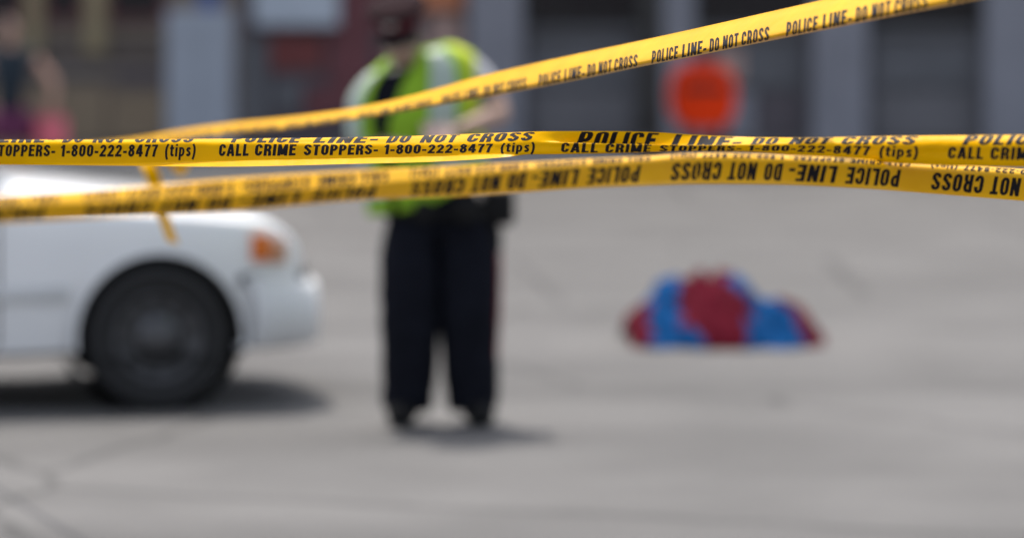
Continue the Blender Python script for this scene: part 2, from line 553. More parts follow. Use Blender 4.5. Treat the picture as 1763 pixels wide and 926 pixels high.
# ------------------------------------------------------------------ white car
def build_car():
    YAW = R(10)
    D0 = 17.25
    wheel_px = 274
    root = empty('white_car', (0, 0, 0), YAW)
    tag(root, 'white saloon car parked across the road with an amber corner lamp', 'car')
    # put the outer face of the near front wheel at (wheel_px, D0)
    wl = Vector((1.46, -0.93, 0))
    root.location = Vector((wx(wheel_px, D0), D0, 0)) - Matrix.Rotation(YAW, 3, 'Z') @ wl
    # stations: x, half width, shoulder z, centre z, bottom z
    st = [(-2.78, 0.62, 0.66, 0.74, 0.42), (-2.72, 0.78, 0.78, 0.90, 0.36), (-2.55, 0.90, 0.90, 1.00, 0.30), (-2.2, 0.955, 0.94, 1.04, 0.27),
          (-1.46, 0.97, 0.95, 1.05, 0.25), (-0.8, 0.975, 0.95, 1.05, 0.24), (0.0, 0.975, 0.945, 1.05, 0.24), (0.7, 0.975, 0.935, 1.055, 0.24),
          (1.1, 0.97, 0.915, 1.025, 0.25), (1.46, 0.965, 0.892, 0.985, 0.25), (1.75, 0.95, 0.868, 0.945, 0.26), (1.95, 0.925, 0.842, 0.905, 0.27),
          (2.04, 0.885, 0.800, 0.850, 0.28), (2.10, 0.82, 0.745, 0.785, 0.30), (2.135, 0.74, 0.68, 0.715, 0.33), (2.15, 0.62, 0.60, 0.63, 0.40)]
    def key(i): return [(s[0], s[i]) for s in st]
    def section(x):
        hw, zs, zc, zb = (hermite(key(i), x) for i in (1, 2, 3, 4))
        pts = []
        # side from the sill up to the shoulder
        for k in range(25):
            t = k / 24
            z = lerp(zb, zs - 0.05, t)
            y = hw * (1 - 0.05 * (1 - t) ** 2 * 1.4 - 0.022 * max(0, t - 0.55) / 0.45)
            if k == 0: y = hw * 0.88
            pts.append((y, z))
        # rounded shoulder
        y_s = pts[-1][0]
        for a in (22, 45, 68):
            pts.append((y_s - 0.055 * (1 - math.cos(R(a))), zs - 0.05 + 0.05 * math.sin(R(a))))
        # crowned bonnet
        y_e = pts[-1][0] - 0.03
        for k in range(9):
            t = k / 8
            y = y_e * (1 - t)
            z = zs + (zc - zs) * (1 - (1 - t) ** 2.2)
            pts.append((y, z))
        right = [Vector((x, -y, z)) for y, z in pts]
        left = [Vector((x, y, z)) for y, z in reversed(pts[:-1])]
        return right + left
    xs = sorted(set([round(s[0], 2) for s in st] + [round(-2.78 + 4.92 * k / 200, 3) for k in range(201)] + [2.15]))
    xs = [x for x in xs if x <= 2.15]
    m = MB()
    g = m.grid([section(x) for x in xs], close_v=True)
    m.cap(list(reversed(g[0]))); m.cap(g[-1])
    body = m.build('body', M['car'], root)
    # wheel arches: open the side skin inside each circle and pull the rim onto it
    bm = bmesh.new(); bm.from_mesh(body.data)
    AR = 0.384
    def arch_d(p):
        if abs(p.y) < 0.55: return 9.0
        return min(math.hypot(p.x - w_, p.z - 0.33) for w_ in (1.46, -1.46))
    bmesh.ops.delete(bm, geom=[f for f in bm.faces if arch_d(f.calc_center_median()) < AR], context='FACES')
    for v in bm.verts:
        if v.is_boundary and arch_d(v.co) < AR + 0.06:
            w_ = 1.46 if v.co.x > 0 else -1.46
            d2 = V((v.co.x - w_, 0, v.co.z - 0.33))
            d2 *= AR / d2.length
            v.co.x, v.co.z = w_ + d2.x, 0.33 + d2.z
    bm.to_mesh(body.data); bm.free()
    body.data.set_sharp_from_angle(angle=R(38))
    for wxx in (1.46, -1.46):
        for sy in (-1, 1):
            li = MB()
            ang = [R(-8 + 196 * k / 40) for k in range(41)]
            li.grid([[V((wxx + rr * math.cos(a), sy * yy, 0.33 + rr * math.sin(a))) for a in ang] for rr, yy in ((AR - 0.012, 0.962), (AR, 0.966), (AR + 0.006, 0.962))])
            li.build('arch_lip', M['car'], body)
    # wheels and arch liners
    for wxx in (1.46, -1.46):
        for sy in (-1, 1):
            ln = MB()
            Mx = Matrix.Translation((wxx, sy * 0.83, 0.33)) @ Matrix.Rotation(R(90) * sy, 4, 'X')
            g = ln.lathe([(0.386, -0.13), (0.386, 0.25)], Mx, 40)
            ln.cap(g[1])
            for v in ln.bm.verts: v.co.z = max(v.co.z, 0.245)
            ln.build('arch_liner', M['black'], body)
            w = empty('wheel', (wxx, sy * 0.84, 0.33)); w.parent = root
            Mr = Matrix.Rotation(R(90) * -sy, 4, 'X')
            t = MB()
            g = t.lathe([(0.205, -0.085), (0.25, -0.105), (0.30, -0.105), (0.322, -0.085), (0.33, -0.05), (0.33, 0.05), (0.322, 0.085), (0.30, 0.105), (0.25, 0.105), (0.205, 0.085), (0.20, 0.0)], Mr, 48)
            t.build('tyre', M['rubber'], w)
            r_ = MB()
            r_.lathe([(0.203, 0.08), (0.19, 0.09), (0.175, 0.06), (0.12, 0.045), (0.09, 0.07), (0.06, 0.085), (0.045, 0.09), (0.001, 0.092)], Mr, 60)
            for f in r_.bm.faces:
                c_ = f.calc_center_median()
                rr = math.hypot(c_.x, c_.z); an_ = math.degrees(math.atan2(c_.z, c_.x)) % 36
                if 0.095 < rr < 0.178 and an_ < 17: f.material_index = 1
            r_.build('rim', [M['steel'], M['black']], w)
    # greenhouse
    gl = [(-2.05, 0.74, 1.02), (-1.45, 0.66, 1.40), (-0.9, 0.64, 1.47), (-0.2, 0.64, 1.46), (0.05, 0.66, 1.42), (0.78, 0.76, 1.04)]
    roof = MB()
    rows = []
    for x, hy, z in gl[1:5]:
        rows.append([Vector((x, -hy - 0.02, z - 0.05)), Vector((x, -hy, z - 0.015))] + [Vector((x, hy * (k / 4 - 1) * 0.9, z + 0.03 * (1 - (k / 4 - 1) ** 2))) for k in range(9)] + [Vector((x, hy, z - 0.015)), Vector((x, hy + 0.02, z - 0.05))])
    roof.grid(rows)
    ro = roof.build('roof', M['car'], root)
    so = ro.modifiers.new('t', 'SOLIDIFY'); so.thickness = 0.03
    def plate(pts, name, mtl, par, th=0.006):
        pm = MB()
        pm.cap([pm.bm.verts.new(p) for p in pts])
        o = pm.build(name, mtl, par)
        s_ = o.modifiers.new('t', 'SOLIDIFY'); s_.thickness = th; s_.offset = 0
        return o
    plate([(0.78, -0.72, 1.03), (0.78, 0.72, 1.03), (0.08, 0.62, 1.41), (0.08, -0.62, 1.41)], 'windscreen', M['car_glass'], root)
    plate([(-2.05, -0.70, 1.03), (-2.05, 0.70, 1.03), (-1.47, 0.62, 1.39), (-1.47, -0.62, 1.39)], 'rear_window', M['car_glass'], root)
    for sy in (-1, 1):
        p_ = MB()
        p_.tube([(0.80, sy * 0.80, 1.0), (0.40, sy * 0.73, 1.24), (0.06, sy * 0.67, 1.40)], 0.032, 8)
        p_.build('front_pillar', M['car'], root)
        p_ = MB()
        p_.tube([(-2.08, sy * 0.78, 1.0), (-1.75, sy * 0.72, 1.22), (-1.46, sy * 0.665, 1.38)], 0.045, 8)
        p_.build('rear_pillar', M['car'], root)
        p_ = MB()
        p_.tube([(-0.62, sy * 0.80, 0.98), (-0.62, sy * 0.665, 1.43)], 0.03, 8)
        p_.build('door_pillar', M['black'], root)
        plate([(0.72, sy * 0.80, 1.0), (-0.58, sy * 0.80, 1.0), (-0.58, sy * 0.67, 1.41), (0.06, sy * 0.67, 1.39)], 'side_window', M['car_glass'], root)
        plate([(-0.66, sy * 0.80, 1.0), (-1.95, sy * 0.80, 1.0), (-1.47, sy * 0.67, 1.37), (-0.66, sy * 0.67, 1.41)], 'side_window', M['car_glass'], root)
        mm = MB(); mm.ball((0.55, sy * 1.05, 1.03), 0.11, 0.55, 1.0, 0.72, n=10); mm.build('wing_mirror', M['car'], root)
    # door seams follow the body side
    def side_strip(name, xa, xb, za, zb_, mtl, proud, sy, par, n=10):
        rows = []
        for i in range(n + 1):
            z = lerp(za, zb_, i / n)
            row = []
            for j in range(5):
                x = lerp(xa, xb, j / 4)
                sec = section(x)
                # find side y at height z
                yy = None
                for p0, p1 in zip(sec[:26], sec[1:26]):
                    if min(p0.z, p1.z) - 1e-6 <= z <= max(p0.z, p1.z) + 1e-6:
                        tt = (z - p0.z) / max(p1.z - p0.z, 1e-6)
                        yy = -lerp(p0.y, p1.y, tt)
                        break
                if yy is None: yy = -sec[12].y
                row.append(Vector((x, sy * (yy + proud), z)))
            rows.append(row)
        q = MB(); q.grid(rows)
        o = q.build(name, mtl, par)
        s_ = o.modifiers.new('t', 'SOLIDIFY'); s_.thickness = max(0.004, proud * 0.9); s_.offset = 0
        return o
    for sy in (-1, 1):
        for xx in (0.74, -0.62, -1.55):
            side_strip('door_seam', xx - 0.006, xx + 0.006, 0.30, 0.90, M['black'], 0.002, sy, body)
        side_strip('rub_strip', -1.05, 1.05, 0.50, 0.56, M['bumper'], 0.012, sy, body, 4)
        side_strip('marker_lamp', 1.875, 1.96, 0.665, 0.785, M['amber'], 0.012, sy, root, 6)
        side_strip('corner_lens', 1.963, 2.04, 0.655, 0.765, M['lens_pink'], 0.012, sy, root, 6)
        for xx in (0.0, -1.25):
            hb = MB(); hb.box(xx - 0.35, xx - 0.2, sy * 0.965 - 0.012, sy * 0.965 + 0.012, 0.80, 0.835); hb.build('door_handle', M['car'], root, bevel=0.005)
    # nose: bumper, grille, headlamps
    def ring_strip(name, za, zb_, out, mtl, ang=1.0, y_lim=0.93):
        ys = [-y_lim + 2 * y_lim * k / 40 for k in range(41)]
        rows = []
        for z, o_ in ((za, 0.0), (za + 0.02, out), ((za + zb_) / 2, out * 1.12), (zb_ - 0.03, out), (zb_, out * 0.35)):
            row = []
            for y in ys:
                xf = 2.19 - 0.10 * (abs(y) / 0.93) ** 2.2 - 0.28 * max(0, (abs(y) - 0.70) / 0.23) ** 2.2
                row.append(Vector((xf + o_, y * (1 + 0.4 * o_), z)))
            rows.append(row)
        q = MB(); q.grid(rows)
        o = q.build(name, mtl, root)
        s_ = o.modifiers.new('t', 'SOLIDIFY'); s_.thickness = 0.03; s_.offset = -1
        return o
    ring_strip('bumper_gap', 0.578, 0.60, 0.02, M['black'])
    ring_strip('front_bumper', 0.27, 0.575, 0.075, M['bumper'])
    q = MB(); q.box(2.10, 2.17, -0.42, 0.42, 0.60, 0.69); q.build('grille', M['chrome'], root, bevel=0.01)
    for sy in (-1, 1):
        q = MB(); q.box(2.03, 2.125, sy * 0.62 - 0.14, sy * 0.60 + 0.14, 0.615, 0.735)
        o = q.build('headlamp', M['lens'], root, bevel=0.03)
        q = MB(); q.box(-2.80, -2.70, sy * 0.55 - 0.17, sy * 0.55 + 0.17, 0.62, 0.76)
        q.build('tail_lamp', M['red_lens'], root, bevel=0.02)
    q = MB(); q.box(-2.86, -2.68, -0.86, 0.86, 0.36, 0.56); q.build('rear_bumper', M['bumper'], root, bevel=0.04)
    return root
build_car()

# ------------------------------------------------------------------ people
def skin_mesh(nodes, edges, root, sub=2):
    """nodes: name -> (point, radius or (rx, ry))"""
    names = list(nodes)
    me = bpy.data.meshes.new('skin')
    me.from_pydata([tuple(nodes[n][0]) for n in names], [(names.index(a), names.index(b)) for a, b in edges], [])
    o = bpy.data.objects.new('skin', me)
    COL.objects.link(o)
    o.modifiers.new('s', 'SKIN').use_smooth_shade = True
    for i, n in enumerate(names):
        r = nodes[n][1]
        v = me.skin_vertices[0].data[i]
        v.radius = r if isinstance(r, tuple) else (r, r)
        v.use_root = (n == root)
    s = o.modifiers.new('u', 'SUBSURF'); s.levels = sub; s.render_levels = sub
    bpy.context.view_layer.update()
    dg = bpy.context.evaluated_depsgraph_get()
    out = bpy.data.meshes.new_from_object(o.evaluated_get(dg))
    bpy.data.objects.remove(o)
    bpy.data.meshes.remove(me)
    return out

def join_meshes(name, meshes, mtl, parent):
    bm = bmesh.new()
    for me in meshes:
        bm.from_mesh(me)
        bpy.data.meshes.remove(me)
    for f in bm.faces:
        f.smooth = True
        f.material_index = 0
    me = bpy.data.meshes.new(name)
    bm.to_mesh(me); bm.free()
    return link(name, me, parent, [mtl])

def hand_chains(wrist, direction, palm_normal, thumb_side, curl=0.5, size=1.0):
    """a palm with four unequal fingers and a thumb as separate skinned chains"""
    d_ = direction.normalized()
    n_ = (palm_normal - d_ * palm_normal.dot(d_)).normalized()
    s_ = d_.cross(n_) * thumb_side
    out = []
    pal = {'a': (wrist, (0.026 * size, 0.020 * size)), 'b': (wrist + d_ * 0.045 * size, (0.038 * size, 0.018 * size)), 'c': (wrist + d_ * 0.092 * size, (0.040 * size, 0.014 * size))}
    out.append(skin_mesh(pal, [('a', 'b'), ('b', 'c')], 'a', 1))
    for off, ln in ((0.030, 0.072), (0.010, 0.082), (-0.011, 0.076), (-0.030, 0.060)):
        base = wrist + d_ * 0.078 * size + s_ * off * size
        p = base; nd = {'0': (p, 0.0095 * size)}; ed = []
        for k in range(1, 4):
            a = curl * k * 0.8
            dir_ = d_ * math.cos(a) + n_ * math.sin(a)
            p = p + dir_ * ln * size * (0.52 if k == 1 else 0.30)
            nd[str(k)] = (p, (0.0092 - 0.001 * k) * size)
            ed.append((str(k - 1), str(k)))
        out.append(skin_mesh(nd, ed, '0', 1))
    b = wrist + d_ * 0.025 * size + s_ * 0.022 * size
    t1 = b + (s_ * 0.75 + d_ * 0.6 + n_ * 0.3).normalized() * 0.045 * size
    t2 = t1 + (s_ * 0.25 + d_ * 0.85 + n_ * 0.4).normalized() * 0.032 * size
    t3 = t2 + (d_ * 0.9 + n_ * 0.5).normalized() * 0.024 * size
    out.append(skin_mesh({'0': (b, 0.014 * size), '1': (t1, 0.0115 * size), '2': (t2, 0.010 * size), '3': (t3, 0.0075 * size)}, [('0', '1'), ('1', '2'), ('2', '3')], '0', 1))
    return out

def head_mesh(c, face_dir, up, s=1.0):
    """skull, jaw, nose and ears as one deformed ball; c = centre of the head"""
    f = face_dir.normalized(); u = (up - f * up.dot(f)).normalized(); r = f.cross(u)
    bm = bmesh.new()
    bmesh.ops.create_uvsphere(bm, u_segments=48, v_segments=32, radius=1.0)
    for v in bm.verts:
        x, y, z = v.co          # x right, y front, z up (unit ball)
        hx = 0.076; hy = 0.097; hz = 0.118
        if z < 0:                # jaw narrows to the chin
            k = -z
            hx *= 1 - 0.34 * k ** 1.6
            hy *= 1 - 0.10 * k
        px_, py_, pz_ = x * hx, y * hy, z * hz
        if y > 0:                # flatter face
            py_ *= 0.93
            g = math.exp(-((px_ / 0.012) ** 2)) * math.exp(-(((pz_ + 0.018) / 0.026) ** 2))
            py_ += 0.024 * g     # nose
            py_ -= 0.010 * (math.exp(-(((abs(px_) - 0.032) / 0.014) ** 2) - (((pz_ - 0.012) / 0.012) ** 2)))  # eye sockets
            py_ += 0.006 * math.exp(-((px_ / 0.024) ** 2) - (((pz_ + 0.058) / 0.009) ** 2))   # lips
            py_ += 0.010 * math.exp(-((px_ / 0.022) ** 2) - (((pz_ + 0.098) / 0.016) ** 2))   # chin
        e = math.exp(-(((py_ + 0.010) / 0.014) ** 2) - (((pz_ + 0.005) / 0.026) ** 2))
        if abs(x) > 0.6: px_ += math.copysign(0.016 * e, x)   # ears
        v.co = c + (r * px_ + f * py_ + u * pz_) * s
    me = bpy.data.meshes.new('head')
    bm.to_mesh(me); bm.free()
    return me, f, u, r

def eyes(c, f, u, r, parent, s=1.0):
    for sx in (-1, 1):
        m = MB(); m.ball(c + (f * 0.077 + u * 0.012 + r * 0.032 * sx) * s, 0.011 * s, n=8)
        e = m.build('eye', M['eye'], parent)
        m = MB(); m.ball(c + (f * 0.0855 + u * 0.011 + r * 0.032 * sx) * s, 0.0055 * s, n=8)
        m.build('iris', M['black'], e)

def build_officer():
    D = 16.7
    def q(px, py, dy=0.0): return V(((px - 600) / 400, dy, EYE - (py - 32) / 400))   # local y = towards the camera is negative
    root = empty('person', (0, D, 0))
    tag(root, 'police officer in lime safety vest and dark peaked cap, head bowed over a notebook', 'person')
    pel = V((0.385, 0, 0.97)); waist = V((0.36, 0, 1.10)); chest = V((0.295, -0.01, 1.36)); nb = V((0.27, -0.02, 1.535))
    shL, shR = V((0.125, 0, 1.465)), V((0.510, 0.0, 1.565))          # image left, image right
    elL, elR = V((0.055, -0.06, 1.20)), V((0.665, -0.08, 1.34))
    wrL, wrR = V((0.27, -0.27, 1.20)), V((0.455, -0.27, 1.275))
    hipL, hipR = V((0.29, 0, 0.93)), V((0.48, 0, 0.93))
    knL, knR = V((0.276, -0.03, 0.50)), V((0.508, -0.02, 0.50))
    anL, anR = V((0.255, 0.03, 0.09)), V((0.535, 0.03, 0.09))
    head_c = V((0.225, -0.085, 1.655))
    body_nodes = {
        'pel': (pel, (0.155, 0.11)), 'waist': (waist, (0.15, 0.11)), 'chest': (chest, (0.165, 0.12)), 'nb': (nb, (0.065, 0.062)), 'neck': (head_c + V((0.015, 0.03, -0.07)), 0.056),
        'shL': (shL, 0.062), 'elL': (elL, 0.043), 'wrL': (wrL, 0.028), 'shR': (shR, 0.062), 'elR': (elR, 0.050), 'fR': (lerp(elR, wrR, 0.35), 0.047), 'wrR': (wrR, 0.028),
        'hipL': (hipL, 0.092), 'knL': (knL, 0.06), 'anL': (anL, 0.042), 'hipR': (hipR, 0.092), 'knR': (knR, 0.06), 'anR': (anR, 0.042),
        'toL': (V((0.215, -0.16, 0.045)), 0.032), 'toR': (V((0.575, -0.16, 0.045)), 0.032)}
    be = [('pel', 'waist'), ('waist', 'chest'), ('chest', 'nb'), ('nb', 'neck'), ('chest', 'shL'), ('shL', 'elL'), ('elL', 'wrL'), ('chest', 'shR'), ('shR', 'elR'), ('elR', 'fR'), ('fR', 'wrR'),
          ('pel', 'hipL'), ('hipL', 'knL'), ('knL', 'anL'), ('anL', 'toL'), ('pel', 'hipR'), ('hipR', 'knR'), ('knR', 'anR'), ('anR', 'toR')]
    parts = [skin_mesh(body_nodes, be, 'pel')]
    hm, f, u, r = head_mesh(head_c, V((-0.24, -0.87, -0.40)), V((-0.15, -0.35, 0.93)), 1.06)
    parts.append(hm)
    parts += hand_chains(wrR, (wrR - elR).normalized() * 0.8 + V((-0.2, -0.3, 0)), V((0, 0.3, -1)), -1, 0.55)
    parts += hand_chains(wrL, (wrL - elL).normalized() * 0.7 + V((0.3, -0.2, 0.05)), V((0, -0.1, 1)), -1, 0.4)
    body = join_meshes('body', parts, M['skin'], root)
    eyes(head_c, f, u, r, body, 1.06)
    # hair below the cap
    m = MB(); m.ball(head_c - f * 0.014 + u * 0.018, 0.108, 0.80, 0.95, 0.96, n=14); m.build('hair', M['hair'], root)
    # short-sleeved shirt
    sn = {'waist': (waist + V((0, 0, -0.08)), (0.175, 0.125)), 'chest': (chest, (0.180, 0.132)), 'nb': (nb, (0.085, 0.078)), 'nk': (nb + V((-0.015, -0.015, 0.035)), 0.072),
          'shL': (shL, 0.078), 'mL': (lerp(shL, elL, 0.72), 0.068), 'shR': (shR + V((0, 0, 0.0)), 0.078), 'm0': (lerp(shR, elR, 0.4), 0.074), 'mR': (lerp(shR, elR, 0.78), 0.072)}
    join_meshes('shirt', [skin_mesh(sn, [('waist', 'chest'), ('chest', 'nb'), ('nb', 'nk'), ('chest', 'shL'), ('shL', 'mL'), ('chest', 'shR'), ('shR', 'm0'), ('m0', 'mR')], 'chest')], M['shirt'], root)
    # trousers
    tn = {'w': (waist + V((0, 0, -0.02)), (0.182, 0.135)), 'pel': (pel, (0.235, 0.155)), 'hipL': (hipL + V((-0.015, 0, -0.04)), 0.128), 'tL': (lerp(hipL, knL, 0.5) + V((-0.025, 0, 0)), (0.168, 0.15)), 'knL': (knL + V((-0.008, 0, 0)), (0.160, 0.140)), 'cL': (lerp(knL, anL, 0.5), 0.136), 'anL': (anL + V((0, -0.01, -0.01)), 0.120), 'eL': (anL + V((0, -0.015, -0.045)), 0.122),
          'hipR': (hipR + V((0.015, 0, -0.04)), 0.128), 'tR': (lerp(hipR, knR, 0.5) + V((0.025, 0, 0)), (0.168, 0.15)), 'knR': (knR + V((0.008, 0, 0)), (0.160, 0.140)), 'cR': (lerp(knR, anR, 0.5), 0.136), 'anR': (anR + V((0, -0.01, -0.01)), 0.120), 'eR': (anR + V((0, -0.015, -0.045)), 0.122)}
    tr = join_meshes('trousers', [skin_mesh(tn, [('w', 'pel'), ('pel', 'hipL'), ('hipL', 'tL'), ('tL', 'knL'), ('knL', 'cL'), ('cL', 'anL'), ('anL', 'eL'), ('pel', 'hipR'), ('hipR', 'tR'), ('tR', 'knR'), ('knR', 'cR'), ('cR', 'anR'), ('anR', 'eR')], 'pel')], M['navy'], root)
    for v in tr.data.vertices:
        c_ = v.co.copy()
        k_ = max(0.0, min(1.0, (0.95 - c_.z) / 0.3))
        ax_ = 0.275 if c_.x < 0.385 else 0.51
        f_ = 1 + k_ * (0.07 * mnoise.noise(V((c_.x * 5, c_.y * 5, c_.z * 11))) + 0.05 * mnoise.noise(V((c_.x * 9 + 4, c_.y * 9, c_.z * 26))))
        v.co.x = ax_ + (c_.x - ax_) * f_
        v.co.y = c_.y * f_
        v.co.z = max(0.035, c_.z)
    m = MB()
    ls = [(hipR + V((0.136, -0.02, -0.02))), lerp(hipR, knR, 0.5) + V((0.158, -0.02, 0)), knR + V((0.140, -0.02, 0)), lerp(knR, anR, 0.5) + V((0.116, -0.02, 0)), anR + V((0.104, -0.02, 0.0))]
    m.grid([[p + V((0.004, -0.018, 0)) for p in ls], [p + V((0.008, 0.018, 0)) for p in ls]])
    o = m.build('side_stripe', M['stripe_red'], tr)
    sm = o.modifiers.new('t', 'SOLIDIFY'); sm.thickness = 0.012
    # boots
    for an, to in ((anL, V((0.205, -0.20, 0.055))), (anR, V((0.585, -0.20, 0.055)))):
        bn = {'a': (an + V((0, 0.01, 0.08)), 0.062), 'h': (an + V((0, 0.02, -0.03)), (0.058, 0.055)), 'b': (lerp(an, to, 0.6) + V((0, 0, -0.015)), (0.068, 0.055)), 't': (to + V((0, 0, -0.005)), (0.060, 0.046))}
        bt = join_meshes('boot', [skin_mesh(bn, [('a', 'h'), ('h', 'b'), ('b', 't')], 'a')], M['leather'], root)
        for v in bt.data.vertices: v.co.z = max(v.co.z, 0.002)
    # safety vest: a loose shell round the torso
    def torso(th, z, off=0.0):
        """th = 0 towards the camera, positive to image right"""
        k = (z - 0.95) / 0.65
        cx = interp([(0, 0.33), (0.25, 0.32), (0.55, 0.275), (0.8, 0.28), (1.0, 0.30)], k)
        rx = interp([(0, 0.235), (0.25, 0.235), (0.55, 0.262), (0.80, 0.258), (0.92, 0.215), (1.02, 0.12)], k) + off
        ry = interp([(0, 0.175), (0.3, 0.175), (0.6, 0.19), (0.85, 0.155), (1.02, 0.10)], k) + off
        e = 0.8
        sx_, cy_ = math.sin(th), math.cos(th)
        x = rx * math.copysign(abs(sx_) ** e, sx_)
        y = -ry * math.copysign(abs(cy_) ** e, cy_)
        x *= 1.12 if x > 0 else 1.07
        wob = 0.010 * math.sin(7 * th + 3.1 * z) + 0.006 * math.sin(13 * th - 9 * z)
        tilt = interp([(0, 0.55), (0.2, 0.40), (0.45, 0.15), (0.85, 0.22), (1, 0.25)], k)
        lift = tilt * x if (x > 0 or k > 0.5) else lerp(0.18, tilt, max(0.0, k / 0.5)) * x
        return V((cx + x * (1 + wob), y * (1 + wob), z + lift))
    def front_edge(z):     # the V opening at the front (angle to image left, to image right)
        k = min(1, max(0, (z - 1.20) / 0.40))
        return -0.56 - 0.14 * k, -0.40 + 0.40 * k
    zs_ = [0.945 + 0.665 * i / 26 for i in range(27)]
    rows = []
    for z in zs_:
        a, b = front_edge(z)
        rows.append([torso(b + (2 * math.pi + a - b) * j / 60, z) for j in range(61)])
    m = MB(); m.grid(rows)
    vest = m.build('safety_vest', M['vest'], root)
    sm = vest.modifiers.new('t', 'SOLIDIFY'); sm.thickness = 0.008; sm.offset = -1
    m = MB()
    m.grid([[torso(lerp(-0.95, 0.25, j / 12), lerp(1.0, 1.545, i / 20), -0.014) for j in range(13)] for i in range(21)])
    ba = m.build('body_armour', M['navy'], root)
    sm = ba.modifiers.new('t', 'SOLIDIFY'); sm.thickness = 0.006; sm.offset = -1
    def patch(name, th0, th1, z0, z1, mtl, off=0.006, n=18):
        m = MB()
        m.grid([[torso(lerp(th0(z) if callable(th0) else th0, th1(z) if callable(th1) else th1, j / 8), z, off) for j in range(9)] for z in [lerp(z0, z1, i / n) for i in range(n + 1)]])
        o = m.build(name, mtl, vest)
        sm = o.modifiers.new('t', 'SOLIDIFY'); sm.thickness = 0.004
        return o
    patch('silver_stripe', lambda z: -1.36, lambda z: -0.86, 1.07, 1.565, M['silver'])
    patch('silver_stripe', lambda z: 0.16, lambda z: 0.56, 1.07, 1.60, M['silver'])
    patch('silver_stripe', -1.5, -0.60, 1.03, 1.085, M['silver'], 0.008)
    patch('silver_stripe', -0.36, 1.5, 1.03, 1.085, M['silver'], 0.008)
    patch('sunlit_vest_side', 0.80, 1.75, 1.10, 1.60, M['vest_sunlit'], 0.004)  # sunlit side of the vest, painted as a lighter patch
    # belt and gear
    m = MB()
    m.grid([[V((0.385 + (0.238 + o_) * math.sin(a), -(0.172 + o_) * math.cos(a), z)) for a in [2 * math.pi * k / 48 for k in range(48)]] for z, o_ in ((0.895, 0.0), (0.90, 0.008), (0.94, 0.008), (0.945, 0.0))], close_v=True)
    belt = m.build('belt', M['leather'], root)
    m = MB(); m.box(0.575, 0.715, -0.09, 0.09, 0.86, 1.02); m.build('holster', M['leather'], belt, bevel=0.025)
    m = MB(); m.box(0.59, 0.66, -0.07, 0.07, 0.74, 0.857); m.build('holster_tip', M['leather'], belt, bevel=0.02)
    m = MB(); m.box(0.45, 0.56, -0.225, -0.165, 0.88, 0.985); m.build('pouch', M['leather'], belt, bevel=0.02)
    m = MB(); m.box(0.28, 0.36, -0.225, -0.17, 0.88, 0.975); m.build('pouch', M['leather'], belt, bevel=0.02)
    # peaked cap, sitting on the tilted head
    cap = empty('cap', head_c + u * 0.068 - f * 0.006); cap.parent = root
    cap.rotation_euler = Matrix((r, f, u)).transposed().to_euler()
    m = MB()
    m.lathe([(0.098, 0.0), (0.103, 0.045)], Matrix.Diagonal((0.93, 1.12, 1, 1)), 36)
    o = m.build('cap_band', M['cap_band'], cap)
    sm = o.modifiers.new('t', 'SOLIDIFY'); sm.thickness = 0.006
    m = MB()
    m.lathe([(0.103, 0.045), (0.135, 0.075), (0.142, 0.09), (0.130, 0.100), (0.07, 0.112), (0.001, 0.116)], Matrix.Diagonal((0.93, 1.08, 1, 1)), 36)
    m.build('crown', M['cap_crown'], cap)
    m = MB()
    rows = []
    for i in range(7):
        t = i / 6
        rows.append([V((0.095 * math.sin(a) * (1 + 0.05 * t), 0.108 * math.cos(a) + 0.072 * t * math.cos(a) ** 0.8, 0.004 - 0.03 * t)) for a in [R(-72 + 144 * k / 20) for k in range(21)]])
    m.grid(rows)
    o = m.build('peak', M['leather'], cap)
    sm = o.modifiers.new('t', 'SOLIDIFY'); sm.thickness = 0.005
    m = MB(); m.lathe([(0.001, 0.012), (0.02, 0.010), (0.026, 0.0)], Matrix.Translation((0, 0.118, 0.055)) @ Matrix.Rotation(R(-90), 4, 'X'), 16)
    m.build('badge', M['chrome'], cap)
    # notebook held in the hands, a thing of its own
    nbk = empty('notebook', (0.375, D - 0.365, 1.245))
    tag(nbk, 'small dark notebook held in both hands of the officer', 'notebook')
    nbk.rotation_euler = (R(38), 0, R(10))
    m = MB(); m.box(-0.06, 0.06, -0.085, 0.085, -0.008, 0.0); m.build('cover', M['leather'], nbk, bevel=0.003)
    m = MB(); m.box(-0.056, 0.056, -0.08, 0.08, 0.001, 0.012); m.build('pages', M['beige'], nbk)
build_officer()

